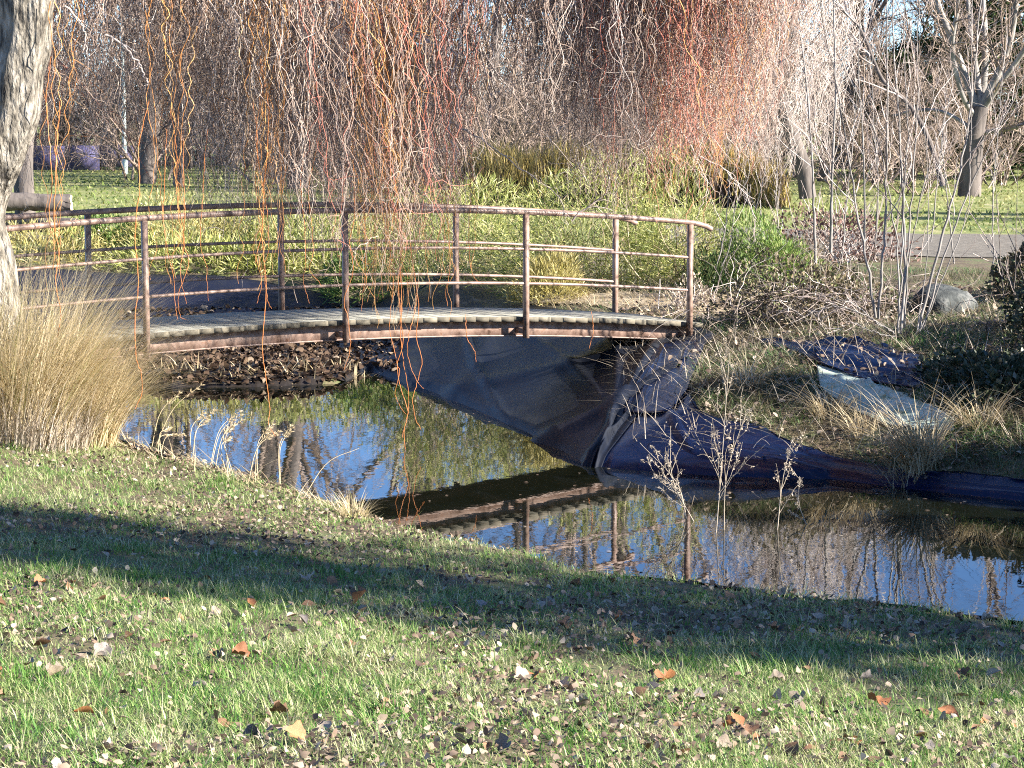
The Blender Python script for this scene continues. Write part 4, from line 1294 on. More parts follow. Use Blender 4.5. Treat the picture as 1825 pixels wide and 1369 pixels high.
# ------------------------------------------------------------------ shrubs behind the bridge
def leaf_mound(name, label, cat, c, rad, n, L, W, mat, stems=0, stem_mat=None, up=.3, lump=.22, lo=-.1, group=None, stem_h=1.0):
    t_ = thing(name, label, cat, (float(c[0]), float(c[1]), float(c[2])), group)
    d = rdirs(n, lo, 1)
    lumpf = 1 + lump * (vnoise(d[:, 0] * 3.2 + c[0], d[:, 1] * 3.2 + d[:, 2] * 4, 51) + .5 * vnoise(d[:, 0] * 8, d[:, 1] * 8 + d[:, 2] * 7, 52))
    sh = np.clip(1 - np.abs(rng.normal(0, .22, n)), .25, 1.05)
    p = np.asarray(c)[None] + d * np.asarray(rad)[None] * (lumpf * sh)[:, None]
    A = d + rdirs(n) * .9 + np.array([0, 0, up])
    V, T = leaf_cards(p, A, rdirs(n, .1, 1), rng.uniform(*L, n), rng.uniform(*W, n))
    MB().add(V, T).build('foliage', mat, t_)['kind'] = 'stuff'
    if stems:
        b0 = np.asarray(c)[None] + np.stack([rng.normal(0, rad[0] * .4, stems), rng.normal(0, rad[1] * .4, stems), np.zeros(stems) - .1], 1)
        dd = rdirs(stems, .35, 1) + np.array([0, 0, .5])
        P, Rd = walk(b0, dd, rng.uniform(.6, 1.25, stems) * rad[2] * stem_h, 8, .12, -.02, np.full(stems, .007), np.full(stems, .003))
        V, Q = tubes(P, Rd, 4)
        MB().add(V, Q=Q).build('stems', stem_mat or M['weed'], t_)['kind'] = 'stuff'
    return t_
def gz(x, y, dz=0.0): return np.array([x, y, hz(x, y) + dz])
leaf_mound('bamboo_clump', 'tall pale green bamboo clump behind the right half of the bridge railing', 'bamboo', gz(0.95, 27.6), (1.4, .9, 1.3), 9500, (.08, .17), (.008, .016), M['bamboo'], 60, M['straw'], .1)
leaf_mound('bamboo_clump', 'bamboo clump with light leaves behind the crown of the bridge', 'bamboo', gz(-.75, 29.2), (1.2, .9, 1.15), 7500, (.08, .17), (.008, .016), M['bamboo'], 50, M['straw'], .1)
leaf_mound('bamboo_clump', 'bamboo at the bridge end post, thin yellow green leaves', 'bamboo', gz(2.0, 26.9), (.8, .6, 1.4), 4600, (.08, .16), (.008, .015), M['bamboo'], 30, M['straw'], .1)
leaf_mound('yellow_grass_clump', 'bright yellow leafy clump low behind the bridge rails', 'grass tuft', gz(.45, 26.4), (.42, .35, .5), 1900, (.1, .2), (.01, .018), M['bamboo_dry'], 0, None, .6)
leaf_mound('leafy_shrub', 'dull green shrub on the far bank left of the hanging orange shoots', 'shrub', gz(-2.9, 32.1), (1.6, .7, .8), 5600, (.07, .15), (.012, .024), M['bamboo'], 30, M['straw'])
leaf_mound('leafy_shrub', 'olive shrub on the far bank behind the second bridge bay', 'shrub', gz(-4.6, 32.6), (1.3, .7, .65), 4000, (.07, .15), (.012, .024), M['bamboo_dry'], 26, M['straw'])
leaf_mound('leafy_shrub', 'dark green low shrub beside the cut log on the far bank', 'shrub', gz(-5.9, 32.8), (.7, .6, .42), 1500, (.08, .15), (.03, .05), M['conifer'], 10, M['bark_dark'])
leaf_mound('leafy_shrub', 'shaded green shrub under the willow curtain behind the bridge middle', 'shrub', gz(-1.9, 30.7), (.8, .7, .75), 2200, (.10, .18), (.018, .03), M['conifer'], 16, M['straw'])
leaf_mound('leafy_shrub', 'straw coloured grassy shrub hanging over the black basin liner on the far left', 'shrub', gz(-6.9, 32.0), (1.3, .5, .4), 1600, (.12, .25), (.012, .025), M['bamboo_dry'], 20, M['straw'])
leaf_mound('leafy_shrub', 'olive grassy fringe over the basin liner behind the second bridge bay', 'shrub', gz(-4.2, 31.7), (1.6, .4, .36), 2000, (.12, .25), (.012, .025), M['bamboo'], 20, M['straw'])
leaf_mound('evergreen_shrub', 'low feathery yellow green evergreen shrub right of the bridge end', 'shrub', gz(2.95, 26.2), (.62, .6, .78), 5200, (.06, .12), (.010, .02), M['conifer'], 18, M['bark_dark'], .5)
leaf_mound('evergreen_shrub', 'small dark evergreen behind the bridge end post', 'shrub', gz(2.25, 25.6), (.3, .3, .42), 900, (.06, .1), (.010, .02), M['evergreen'], 6, M['bark_dark'], .5)
# arching bamboo sprays
for (cx, cy, n) in ((0.95, 27.6, 70), (-.75, 29.2, 60), (2.0, 26.9, 36)):
    pass

# bramble mound and brushwood under the saplings
br = leaf_mound('bramble_mound', 'brown bramble mound under the sapling stems on the right bank', 'bramble', gz(3.05, 22.9), (.95, .6, .58), 3400, (.03, .07), (.02, .04), M['bramble'], 0)
n = 420
b0 = gz(3.1, 22.8)[None] + np.stack([rng.normal(0, .55, n), rng.normal(0, .35, n), rng.uniform(0, .3, n)], 1)
P, Rd = walk(b0, rdirs(n, -.1, .9), rng.uniform(.3, .9, n), 9, .25, -.09, np.full(n, .0045), np.full(n, .002))
V, Q = tubes(P, Rd, 3)
MB().add(V, Q=Q).build('stems', M['twig_grey'], br)['kind'] = 'stuff'
leaf_mound('bramble_mound', 'grey brown twiggy heap left of the low evergreen shrub', 'bramble', gz(2.0, 24.6), (.3, .3, .32), 700, (.03, .06), (.01, .02), M['weed'], 40, M['twig_grey'], stem_h=1.3)
leaf_mound('red_shrub', 'red brown leafy shrub behind the saplings by the path', 'shrub', gz(4.3, 29.8), (.95, .7, .75), 1500, (.04, .09), (.02, .045), M['redshrub'], 130, M['twig_grey'], stem_h=1.4)
leaf_mound('low_shrub', 'small dark green shrub at the foot of the thin leaning stem', 'shrub', gz(3.6, 26.9), (.5, .4, .3), 1000, (.05, .1), (.02, .04), M['bramble'], 12, M['twig_grey'])
# ivy covered bush on the right edge of the picture
ivy = leaf_mound('ivy_bush', 'dark ivy covered bush at the right picture edge', 'bush', gz(5.25, 20.6), (.7, 1.0, .85), 4600, (.035, .075), (.03, .055), M['ivy'], 60, M['bark_dark'])
leaf_mound('ivy_bush', 'dark ivy carpet creeping down the right bank beside the geotextile', 'bush', gz(4.45, 19.3, -.15), (.95, .95, .34), 6500, (.04, .075), (.035, .06), M['ivy'], 0, None)
leaf_mound('ivy_bush', 'speckled green bush behind the boulder at the right edge', 'bush', gz(5.9, 23.6), (.9, .8, .95), 4200, (.04, .09), (.03, .06), M['bramble'], 40, M['twig_grey'], stem_h=1.3)

# ------------------------------------------------------------------ multi-stemmed sapling clump
sap = thing('sapling_clump', 'clump of tall bare pale stems rising from the right bank', 'saplings', tuple(gz(3.62, 21.3)))
stems = [([(1562, 566), (1545, 470), (1527, 382), (1515, 300), (1498, 190), (1470, 60), (1455, -60)], 21.2, .017),
         ([(1566, 566), (1572, 470), (1578, 394), (1580, 290), (1581, 193), (1580, 60), (1583, -80)], 21.3, .017),
         ([(1606, 592), (1612, 479), (1608, 337), (1601, 199), (1592, 80), (1590, -80)], 21.2, .020),
         ([(1612, 585), (1616, 463), (1625, 356), (1633, 211), (1636, 80), (1640, -100)], 21.4, .014),
         ([(1637, 590), (1672, 451), (1697, 356), (1722, 243), (1738, 130), (1748, 0), (1752, -90)], 21.1, .018),
         ([(1645, 585), (1669, 498), (1697, 416), (1726, 341), (1762, 262), (1800, 190), (1830, 120)], 21.0, .013),
         ([(1602, 590), (1600, 470), (1588, 360), (1560, 240), (1520, 150), (1490, 90)], 21.5, .012),
         ([(1608, 590), (1618, 470), (1640, 360), (1660, 280), (1690, 190), (1700, 120)], 21.5, .010),
         ([(1600, 592), (1606, 480), (1611, 350), (1618, 230), (1612, 110), (1610, -50)], 21.0, .012),
         ([(1635, 590), (1650, 480), (1655, 380), (1650, 260), (1636, 140), (1634, -60)], 20.9, .007),
         ([(1640, 590), (1690, 470), (1725, 370), (1730, 230), (1731, 100), (1732, -60)], 20.9, .008),
         ([(1590, 590), (1540, 560), (1490, 545), (1465, 550)], 20.9, .012), ([(1595, 595), (1560, 570), (1520, 540), (1480, 528)], 20.8, .010), ([(1595, 600), (1555, 590), (1520, 575), (1490, 590)], 20.7, .008)]
for pts, Y, r in stems:
    r = r * .8
    p = spline([at(a, b, Y) for a, b in pts], 30) + rng.normal(0, .006, (30, 3))
    V, Q = tubes(p, np.linspace(r, r * .3, 30), 7)
    s_ = obj('stem', V, [Q], M['bark_pale'], sap, smooth=True)
    Rr = np.linspace(r, r * .35, 30)[None]
    Pc, Rc = children(p[None], Rr, 9, .12, .36, .65, .05, 10, .5, .12, .3, .003)
    mb = MB(); V, Q = tubes(Pc, Rc, 4); mb.add(V, Q=Q)
    Pd, Rd_ = children(Pc, Rc, 4, .2, .5, .7, .04, 7, .6, .15, .2, .0022)
    V, Q = tubes(Pd, Rd_, 3); mb.add(V, Q=Q)
    tw = bpy.data.objects.new('twigs', mb.mesh('twigs', M['twig_grey'])); tw.data.transform(__import__('mathutils').Matrix.Translation(-Vector(sap.location)))
    link(tw, s_)['kind'] = 'stuff'
r_s = random.Random(11)
def young_tree(label, pts, Y, r, n=10, sub=4, mat='bark_pale'):
    p = spline([at(a, b, Y) for a, b in pts], 26) + rng.normal(0, .004, (26, 3))
    base = p[0].copy()
    t_ = thing('young_tree', label, 'tree', tuple(base))
    V, Q = tubes(p, np.linspace(r, r * .3, 26), 7)
    obj('trunk', V, [Q], M[mat], t_, smooth=True)
    Pc, Rc = children(p[None], np.linspace(r, r * .3, 26)[None], n, .15, .4, .7, .04, 10, .5, .12, .25, .003)
    mb = MB(); V, Q = tubes(Pc, Rc, 4); mb.add(V, Q=Q)
    Pd, Rd_ = children(Pc, Rc, sub, .2, .5, .7, .0, 7, .6, .15, .2, .0022)
    V, Q = tubes(Pd, Rd_, 3); mb.add(V, Q=Q)
    mb.build('twigs', M['twig_grey'], t_)['kind'] = 'stuff'
    return t_
young_tree('thin young tree leaning left between evergreen shrub and saplings', [(1454, 470), (1451, 380), (1448, 300), (1440, 180), (1425, 40), (1420, -60)], 25.5, .016)
young_tree('thin pale young tree lit from the right beside the brick coloured shrub', [(1480, 450), (1482, 380), (1484, 290), (1490, 160), (1486, 20), (1490, -60)], 26.5, .02)
young_tree('slim bare stem standing alone left of the boulder, behind the clump', [(1541, 430), (1540, 330), (1538, 240), (1530, 120), (1536, -40)], 28, .014)
young_tree('slanting thin bush stem right of the bridge end post', [(1270, 500), (1290, 420), (1298, 330), (1292, 230)], 25.8, .009, 7, 3)
young_tree('leaning thin stem growing beside the bridge end', [(1265, 510), (1300, 440), (1310, 370), (1336, 300), (1320, 240)], 25.9, .008, 7, 3)
young_tree('fine upright whip at the right picture edge above the ivy', [(1800, 640), (1790, 540), (1782, 440), (1775, 330)], 21.5, .008, 4, 2, 'bark_dark')
young_tree('second fine dark whip at the right picture edge', [(1806, 630), (1808, 520), (1812, 400), (1814, 300)], 21.8, .008, 4, 2, 'bark_dark')

SL = ['fine bare sapling leaning right just right of the paired young trees', 'fine bare sapling standing behind the left stems of the pale clump', 'fine bare sapling rising behind the middle of the pale clump', 'fine bare sapling right of the weeping tree trunk', 'fine bare sapling leaning left behind the boulder', 'fine bare sapling right of the boulder near the picture edge', 'fine bare sapling growing out of the low evergreen shrub']
for k_, (a0, b0_, a1, b1_, Y_) in enumerate(((1500, 470, 1530, 130, 27.5), (1560, 440, 1555, 90, 29), (1660, 430, 1690, 120, 28), (1395, 470, 1380, 200, 27), (1700, 470, 1660, 150, 26), (1770, 470, 1790, 90, 27.5), (1340, 480, 1365, 230, 26.8))):
    young_tree(SL[k_], [(a0, b0_), ((a0 * 2 + a1) / 3 + r_s.uniform(-8, 8), (b0_ * 2 + b1_) / 3), ((a0 + 2 * a1) / 3 + r_s.uniform(-8, 8), (b0_ + 2 * b1_) / 3), (a1, b1_)], Y_, .009, 12, 5)['group'] = 'fine saplings on the right bank'

# ------------------------------------------------------------------ boulder
def boulder(label, c, rad, seed):
    nu, nv = 34, 20
    U, Vv = np.meshgrid(np.linspace(0, 2 * math.pi, nu, endpoint=False), np.linspace(.001, math.pi - .001, nv))
    d = np.stack([np.sin(Vv) * np.cos(U), np.sin(Vv) * np.sin(U), np.cos(Vv)], -1).reshape(-1, 3)
    f = 1 + .22 * vnoise(d[:, 0] * 2.3 + seed, d[:, 1] * 2.3 + d[:, 2] * 2, seed) + .06 * vnoise(d[:, 0] * 7, d[:, 2] * 7 + d[:, 1] * 5, seed + 1) + .03 * vnoise(d[:, 0] * 17, d[:, 2] * 15 + d[:, 1] * 13, seed + 2)
    P = d * f[:, None] * np.asarray(rad)
    P = np.where(np.abs(P) > np.asarray(rad) * .8, np.sign(P) * (np.asarray(rad) * .8 + (np.abs(P) - np.asarray(rad) * .8) * .4), P)
    i2 = np.arange(nu * nv).reshape(nv, nu)
    a = i2[:-1]; b = np.roll(a, -1, 1); dd = i2[1:]; cc = np.roll(dd, -1, 1)
    q = np.stack([a, dd, cc, b], -1).reshape(-1, 4)
    o = obj('boulder', P, [q], M['rock'], loc=tuple(c), smooth=True)
    o.rotation_euler = (.1, -.12, .5)
    tag(o, label, 'boulder')
bl = hitg(1692, 562)
boulder('grey weathered boulder lying in the grass behind the saplings', bl + np.array([0, .25, .05]), (.33, .28, .25), 5)

# ------------------------------------------------------------------ cut logs on the far left bank
def log(label, a, b, r, cut=True, mat='bark_dark'):
    a = np.asarray(a, float); b = np.asarray(b, float)
    t_ = thing('cut_log', label, 'log', tuple(a))
    p = np.linspace(a, b, 14)
    V, Q = tubes(p, r * (1 + .06 * np.sin(np.linspace(0, 7, 14))), 16)
    V = V + rng.normal(0, r * .09, V.shape)
    obj('bark', V, [Q], M[mat], t_, smooth=True)
    for e, s in ((a, -1), (b, 1)):
        ring = V[:16] if s < 0 else V[-16:]
        dirn = unit((b - a)[None])[0] * s
        Vc = np.concatenate([[e + dirn * .004], ring + dirn * .003])
        T = [(0, 1 + i, 1 + (i + 1) % 16) for i in range(16)]
        obj('cut_face', Vc, [np.array(T)], M['cutwood'], t_)
zf = hz(-7, 34)
log('thick dark hollow log with pale cut end lying behind the left bridge railing', (-8.2, 35.4, zf + .28), (-6.3, 34.6, zf + .2), .13)
log('thin dark log lying in front of the dark log', (-8.0, 34.2, zf + .10), (-6.0, 33.8, zf + .06), .05)
log('dark log piece stacked on the left log pile', (-8.4, 35.0, zf + .62), (-6.9, 35.2, zf + .56), .14)

# ------------------------------------------------------------------ hedge, far fence, lamp post, houses
hd = thing('hedge', 'bare golden brown clipped hedge behind the bamboo', 'hedge', (2.2, 45, 1.0))
n = 5200
x = rng.uniform(-1.2, 5.4, n); y = rng.uniform(44.4, 46.0, n)
V, T, Q = blades(np.stack([x, y, np.full(n, .95)], 1), rng.uniform(0, 6.28, n), rng.uniform(.7, 1.25, n), rng.uniform(.015, .035, n), rng.uniform(0, .3, n), rng.uniform(-.1, .25, n), rng.uniform(0, .1, n), 2)
MB().add(V, T, Q).build('inner_twigs', M['hedge_dark'], hd)['kind'] = 'stuff'
n = 9000
x = rng.uniform(-1.3, 5.5, n); y = rng.uniform(44.2, 46.2, n)
z = 1.45 + .45 * rng.random(n) + .22 * vnoise(x * 1.6, y * 1.6, 61) - .5 * np.abs((y - 45.2) / 1.1) ** 3 - .5 * np.abs((x - 2.1) / 3.5) ** 6
V, T, Q = blades(np.stack([x, y, z], 1), rng.uniform(0, 6.28, n), rng.uniform(.25, .6, n), rng.uniform(.012, .028, n), rng.uniform(0, .5, n), rng.uniform(-.1, .3, n), rng.uniform(0, .1, n), 2)
MB().add(V, T, Q).build('tip_twigs', M['hedge_tip'], hd)['kind'] = 'stuff'

blf = thing('banner_fence', 'long low violet blue banner strip at the far edge of the left lawn', 'banner', (-14, 70, 1.0))
for k in range(7):
    x0 = -19.2 + k * 1.07
    V, Q = box((x0 + .53, 70, 1.40 + random.uniform(-.06, .06)), (1.03, .03, .74 + random.uniform(-.1, .06))); obj('banner_panel', V, [Q], M['blue'], blf)
    V, Q = box((x0, 70.05, 1.42), (.05, .05, .95)); obj('fence_post', V, [Q], M['bark_dark'], blf)

lpb = at(223, 300, 66.0)
lp_ = thing('lamp_post', 'slim pale green lamp post standing on the left lawn', 'lamp post', (float(lpb[0]), 66.0, 1.0))
p = np.array([[lpb[0], 66, 1.0], [lpb[0], 66, 1.05], [lpb[0], 66, 3.0], [lpb[0], 66, 5.4]])
V, Q = tubes(np.linspace(p[0], p[-1], 8), np.linspace(.065, .045, 8), 10)
obj('pole', V, [Q], M['pole'], lp_, smooth=True)
V, Q = tubes(np.array([[lpb[0], 66, 1.0], [lpb[0], 66, 1.4]]), .085, 10); obj('base_sleeve', V, [Q], M['pole'], lp_)
V, Q = box((lpb[0] + .2, 66, 5.45), (.55, .18, .1)); obj('lamp_head', V, [Q], M['pole'], lp_)

def house(label, c, w, d, h, rh, wins):
    t_ = thing('house', label, 'house', tuple(c))
    c = np.asarray(c)
    V, Q = box(c + np.array([0, 0, h / 2]), (w, d, h)); obj('wall', V, [Q], M['plaster'], t_)
    ov = .35
    A = [(-w / 2 - ov, -d / 2 - ov, h - .08), (w / 2 + ov, -d / 2 - ov, h - .08), (w / 2 + ov, d / 2 + ov, h - .08), (-w / 2 - ov, d / 2 + ov, h - .08), (-w / 2 - ov, 0, h + rh), (w / 2 + ov, 0, h + rh)]
    A = np.array(A) + c
    obj('roof', A, [np.array([(0, 1, 5, 4), (2, 3, 4, 5), (3, 2, 1, 0)]), ][:1] + [np.array([(0, 4, 3), (1, 2, 5)])], M['roof'], t_)
    for wx_ in wins:
        V, Q = box(c + np.array([wx_, -d / 2 - .02, h * .55]), (.9, .06, .9)); wn_ = obj('window', V, [Q], M['plaster'], t_)
        V, Q = box(c + np.array([wx_, -d / 2 - .055, h * .55]), (.75, .03, .75))
        pn_ = bpy.data.objects.new('pane', make_mesh('pane', V - np.array(t_.location), [Q], M['glass'])); link(pn_, wn_)
house('low pale house with light grey roof half hidden behind the hedge', (1.7, 92, .95), 5.5, 6, 1.75, .75, (-1.2, 1.6))
house('pale grey outbuilding seen through the willow curtain', (-8.2, 96, .95), 3.6, 5, 1.9, .8, (.6,))

# ------------------------------------------------------------------ background trees and shrubs
def tree_proto(seed, H, r0, n1, n2, n3, upb=.05, lean=.05, low=.22):
    global rng
    keep = rng
    rng = np.random.default_rng(seed)
    p, r = walk(np.zeros((1, 3)), np.array([[rng.normal(0, lean), rng.normal(0, lean), 1.0]]), np.array([H]), 16, .035, .03, np.array([r0]), np.array([r0 * .12]))
    tv, tq = tubes(p, r, 9)
    P1, R1 = children(p, r, n1, .28, .5, .8, upb, 11, .45, .10, low, .02)
    mb = MB(); V, Q = tubes(P1, R1, 5); mb.add(V, Q=Q)
    P2, R2 = children(P1, R1, n2, .3, .6, .75, upb, 8, .5, .14, .2, .010)
    V, Q = tubes(P2, R2, 3); mb.add(V, Q=Q)
    P3, R3 = children(P2, R2, n3, .3, .7, .8, upb * .5, 6, .55, .18, .15, .0055)
    V, Q = tubes(P3, R3, 3); mb.add(V, Q=Q)
    rng = keep
    return make_mesh('trunk', tv, [tq], M['bark_dark'], True), make_mesh('branches', mb.verts(), mb.faces(), M['tree_twigs'])
def shrub_proto(seed, H, ns, n2, n3):
    global rng
    keep = rng
    rng = np.random.default_rng(seed)
    d = rdirs(ns, .55, 1)
    p, r = walk(np.stack([rng.normal(0, .25, ns), rng.normal(0, .25, ns), np.zeros(ns)], 1), d, rng.uniform(.7, 1.1, ns) * H, 10, .1, .03, np.full(ns, .035), np.full(ns, .01))
    tv, tq = tubes(p, r, 4)
    P2, R2 = children(p, r, n2, .25, .5, .7, .02, 8, .5, .15, .15, .010)
    mb = MB(); V, Q = tubes(P2, R2, 3); mb.add(V, Q=Q)
    P3, R3 = children(P2, R2, n3, .3, .7, .8, .0, 6, .6, .2, .1, .007)
    V, Q = tubes(P3, R3, 3); mb.add(V, Q=Q)
    rng = keep
    return make_mesh('stems', tv, [tq], M['tree_twigs'], True), make_mesh('branches', mb.verts(), mb.faces(), M['tree_twigs'])
def place(name, meshes, names, loc, s, rz, label, cat, group):
    t_ = thing(name, label, cat, loc, group, rz)
    t_.scale = (s, s, s)
    for me, nm in zip(meshes, names):
        o = bpy.data.objects.new(nm, me)
        link(o, t_)
        if nm != 'trunk': o['kind'] = 'stuff'
    return t_
TP = [tree_proto(101, 15, .26, 24, 6, 4), tree_proto(102, 13, .22, 22, 6, 4, .08), tree_proto(103, 17, .30, 24, 6, 4, .04), tree_proto(104, 12, .16, 20, 6, 4, .1)]
SP = [shrub_proto(201, 4.2, 14, 9, 6), shrub_proto(202, 5.0, 12, 10, 6)]
r_ = random.Random(5)
spots = [(-15.5, 70), (-9.4, 58), (-10.5, 72), (-8.3, 56), (-6.6, 62), (-5.2, 54.5), (-3.6, 68), (-2.2, 57), (-.6, 64), (1.6, 60), (3.2, 70), (5.0, 58), (6.9, 66), (8.3, 60), (10.5, 72), (13, 64), (17, 66), (0.4, 82), (-8, 84), (9, 86)]
for i, (x, y) in enumerate(spots):
    place('bare_tree', TP[i % 4], ('trunk', 'branches'), (x, y, hz(x, y) - .05), r_.uniform(.85, 1.2), r_.uniform(0, 6.28), 'tall bare leafless tree in the far tree belt beyond the lawn', 'tree', 'bare trees in the far tree belt')
sspots = [(-17.5, 93), (-14.5, 76), (-11.8, 76), (-9.8, 61), (-7.8, 69), (-6.0, 58), (-4.6, 63), (-3.2, 52), (-1.6, 60), (-.4, 54), (1.0, 66), (2.6, 57), (4.4, 64), (6.0, 56), (7.4, 62), (9.4, 58), (11.2, 66), (12.4, 57), (14.8, 62), (-13, 80), (-16, 78), (-11, 90), (-5, 78), (-2.6, 74), (1.5, 78), (5.5, 74), (8.6, 76)]
small_ = []
for k_ in range(24):
    sspots.append((-21 + k_ * 1.62 + r_.uniform(-.5, .5), r_.uniform(75, 82)))
for q_ in ((-13.6, 68.5), (-12.2, 69), (-15.0, 68.8), (-11.2, 68)):
    small_.append(q_)
for k_ in range(9):
    sspots.append((-4 + k_ * 1.9 + r_.uniform(-.5, .5), r_.uniform(50, 56)))
for i, (x, y) in enumerate(sspots):
    place('bare_shrub', SP[i % 2], ('stems', 'branches'), (x, y, hz(x, y) - .05), r_.uniform(.8, 1.25) * (1.55 if 27 <= i < 51 else (.75 if i >= 51 else 1.0)), r_.uniform(0, 6.28), 'tangled bare shrub at the foot of the far tree belt', 'shrub', 'bare shrubs under the far trees')

for i, (x, y) in enumerate(small_):
    place('bare_shrub', SP[i % 2], ('stems', 'branches'), (x, y, hz(x, y) - .05), .38, i * 1.9, 'small bare shrub in front of the violet banner strip', 'shrub', 'small shrubs at the banner')

# dark trunk close behind the willow trunk on the left
t_ = thing('bare_tree', 'dark trunk standing close behind the willow trunk at the left edge', 'tree', (float(at(46, 425, 36)[0]), 36.0, .9))
p = spline([at(48, 432, 36), at(44, 360, 36), at(42, 280, 36), at(52, 180, 36), at(70, 60, 36), at(90, -60, 36), at(140, -300, 36)], 24)
V, Q = tubes(p, np.linspace(.18, .10, 24), 12); obj('trunk', V, [Q], M['bark_dark'], t_, smooth=True)
P1, R1 = children(p[None], np.linspace(.15, .08, 24)[None], 9, .25, .5, .8, .03, 10, .4, .12, .45, .01)
mb = MB(); V, Q = tubes(P1, R1, 5); mb.add(V, Q=Q)
P2, R2 = children(P1, R1, 7, .3, .6, .8, .0, 8, .5, .15, .2, .006); V, Q = tubes(P2, R2, 3); mb.add(V, Q=Q)
mb.build('branches', M['tree_twigs'], t_)['kind'] = 'stuff'

# grey weeping tree right of the willow curtain
wt = thing('weeping_tree', 'grey weeping tree with leaning dark trunk right of the orange willow twigs', 'tree', tuple(np.append(at(1436, 345, 44)[:2], 1.0)))
p = spline([at(1440, 352, 44), at(1432, 300, 44), at(1412, 240, 44), at(1392, 180, 44), at(1385, 110, 44), at(1395, 20, 44), at(1400, -140, 44)], 26)
V, Q = tubes(p, np.linspace(.17, .09, 26), 12); obj('trunk', V, [Q], M['bark_dark'], wt, smooth=True)
P1, R1 = children(p[None], np.linspace(.16, .08, 26)[None], 14, .3, .6, .9, .02, 10, .45, .12, .5, .015)
V, Q = tubes(P1, R1, 5); obj('branches', V, [Q], M['bark_dark'], wt, smooth=True)
for k in range(9):
    n = 40
    cx = 1285 + k * 24
    pxs = rng.normal(cx, 14, n)
    Yq = rng.uniform(42, 46.5, n)
    ye = np.interp(pxs, [1280, 1330, 1400, 1470, 1500], [250, 310, 320, 290, 200]) - np.abs(rng.normal(0, 70, n))
    Pq, Rq = strand_set(pxs, 0, ye, Yq, HC + (188 + rng.uniform(0, 200, n)) / F * Yq, 26, 2.2, (.005, .008), lean=rng.normal(.12, .12, n))
    b_ = MB(); V, Q = tubes(Pq, Rq, 3); b_.add(V, Q=Q)
    b_.build('hanging_branch', M['twig_grey'], wt)['kind'] = 'stuff'

# big many-stemmed tree on the right lawn
bt = thing('lawn_tree', 'big pale barked tree with trunk coloured dark for shade and many upright limbs on the right lawn', 'tree', tuple(np.append(at(1728, 345, 50)[:2], 1.0)))
p = spline([at(1727, 352, 50), at(1731, 300, 50), at(1738, 240, 50), at(1748, 190, 50)], 16)
V, Q = tubes(p, np.linspace(.27, .17, 16), 14); obj('trunk', V, [Q], M['bark_dark'], bt, smooth=True)  # dark bark paints the shade on the trunk; limbs keep pale bark
lims = [([(1745, 200), (1722, 130), (1700, 60), (1680, 0), (1665, -80)], .13), ([(1748, 195), (1762, 120), (1768, 40), (1768, -60)], .13), ([(1750, 190), (1785, 110), (1800, 40), (1806, -60)], .14),
        ([(1748, 200), (1775, 150), (1812, 90), (1835, 40)], .10), ([(1740, 210), (1712, 170), (1690, 90), (1695, 20), (1700, -60)], .09), ([(1735, 230), (1690, 200), (1650, 195), (1610, 205)], .06), ([(1755, 235), (1800, 225), (1840, 200)], .08), ([(1748, 190), (1745, 120), (1738, 40), (1740, -60)], .10)]
for pts, r in lims:
    p = spline([at(a, b, 50) for a, b in pts], 20); p[:, 1] += np.linspace(0, 1, 20) * random.uniform(-1.2, 1.2); r = r * .72
    V, Q = tubes(p, np.linspace(r, r * .6, 20), 9)
    lo_ = obj('limb', V, [Q], M['bark_pale'], bt, smooth=True)
    P1, R1 = children(p[None], np.linspace(r, r * .6, 20)[None], 13, .25, .55, .8, .0, 10, .4, .14, .2, .012)
    mb = MB(); V, Q = tubes(P1, R1, 5); mb.add(V, Q=Q)
    P2, R2 = children(P1, R1, 9, .3, .6, .8, -.03, 8, .5, .18, .2, .007); V, Q = tubes(P2, R2, 3); mb.add(V, Q=Q)
    tw = bpy.data.objects.new('twigs', make_mesh('twigs', mb.verts() - np.array(bt.location), mb.faces(), M['tree_twigs'])); link(tw, lo_)['kind'] = 'stuff'
young_tree('dark slanting branch tree crossing the sky gap above the saplings', [(1680, 330), (1660, 260), (1620, 185), (1575, 145), (1550, 90), (1530, 45), (1495, 10), (1480, -40)], 34, .045, 12, 6, 'bark_dark')

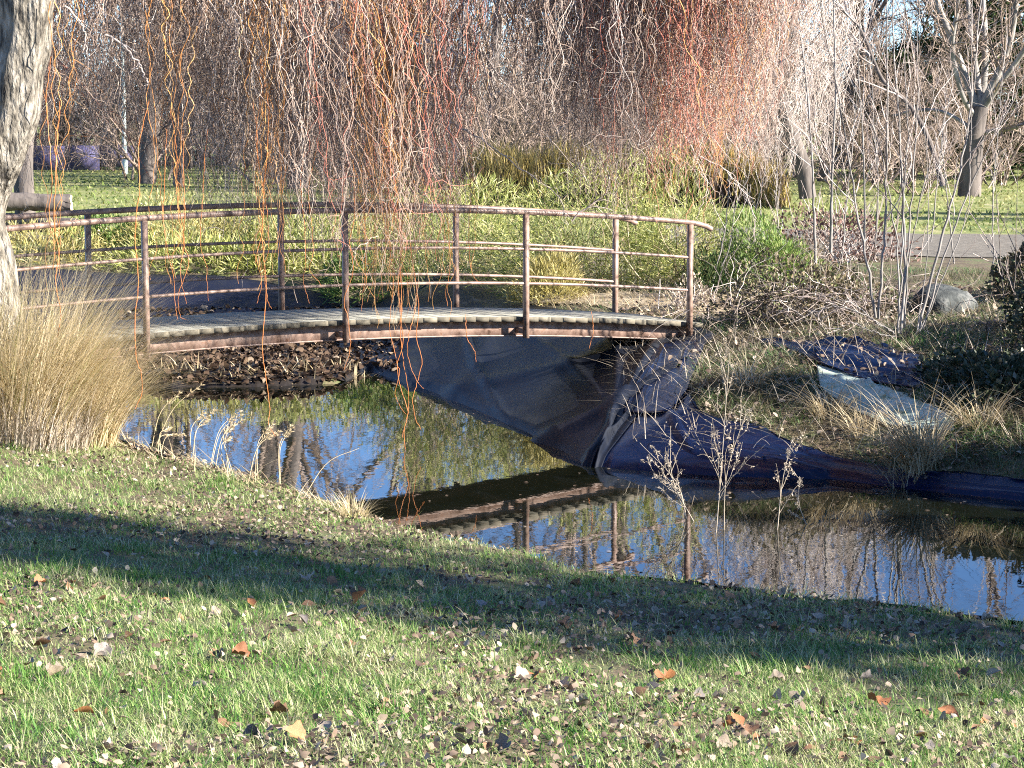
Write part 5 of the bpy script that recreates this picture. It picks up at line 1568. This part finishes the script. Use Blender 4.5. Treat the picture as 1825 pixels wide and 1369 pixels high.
# evergreen mass on the right and off-frame evergreens whose shade lies across the bank
def evergreen_proto(seed, H, rad, n_cl, per, L, shape='cone'):
    global rng
    keep = rng
    rng = np.random.default_rng(seed)
    z = rng.random(n_cl) ** .9
    if shape == 'cone': rr = rad * (1.02 - z) ** .75
    else: rr = rad * np.sqrt(np.clip(1 - (2 * z - .9) ** 2 * .8, .05, 1))
    a = rng.uniform(0, 6.28, n_cl)
    q = rr * np.sqrt(rng.uniform(.35, 1, n_cl))
    c = np.stack([q * np.cos(a), q * np.sin(a), .06 * H + z * H * .94], 1)
    P = np.repeat(c, per, 0) + rng.normal(0, rad * .11, (n_cl * per, 3))
    n = len(P)
    A = np.repeat(unit(np.stack([np.cos(a), np.sin(a), np.full(n_cl, .25)], 1)), per, 0) + rdirs(n) * .8
    V, T = leaf_cards(P, A, rdirs(n, .0, 1), rng.uniform(*L, n), rng.uniform(*L, n) * .5)
    tv, tq = tubes(np.linspace([0, 0, 0], [0, 0, H * .93], 10), np.linspace(rad * .09, .01, 10), 8)
    rng = keep
    return make_mesh('trunk', tv, [tq], M['bark_dark'], True), make_mesh('crown', V, [T], M['evergreen'])
EV = evergreen_proto(301, 7.5, 2.6, 900, 24, (.10, .24), 'round')
for i, (x, y, s, lab) in enumerate(((11.2, 66, .46, 'low dark evergreen between the weeping tree and the big lawn tree'), (14.4, 62, .95, 'tall dark evergreen close behind the big lawn tree'),
                                    (8.0, 74, .45, 'small evergreen half hidden by the weeping tree'), (13.0, 72, .55, 'dark evergreen just left of the big lawn tree'),
                                    (16.4, 72, 1.15, 'tall evergreen at the right picture edge behind the lawn'), (-12, 100, 1.0, 'dark evergreen far behind the left lawn'))):
    place('evergreen_tree', EV, ('trunk', 'crown'), (x, y, hz(x, y) - .1), s, i * 1.3, lab, 'tree', 'evergreens behind the lawns')
TC = evergreen_proto(302, 6.0, 1.35, 235, 13, (.10, .2), 'cone')
TD = evergreen_proto(303, 6.0, 1.35, 420, 26, (.12, .22), 'cone')
for i, (x, y, s) in enumerate(((15.0, 6.8, 1.55), (15.6, 7.9, 1.6), (9.0, 12.0, .75), (9.4, 13.8, .72), (9.0, 15.6, .72), (9.5, 17.2, .68), (19.0, 36.6, 1.1), (20.5, 38.4, 1.1), (15.2, 7.4, 1.5))):
    place('thuja_tree', TD if 2 <= i <= 5 else TC, ('trunk', 'crown'), (x, y, hz(x, y) - .05), s, i * 1.7, 'columnar thuja in the row shading the right bank' if i not in (6, 7) else 'columnar thuja beside the gravel path', 'tree', 'thujas on the right bank' if i not in (6, 7) else 'thujas by the path')
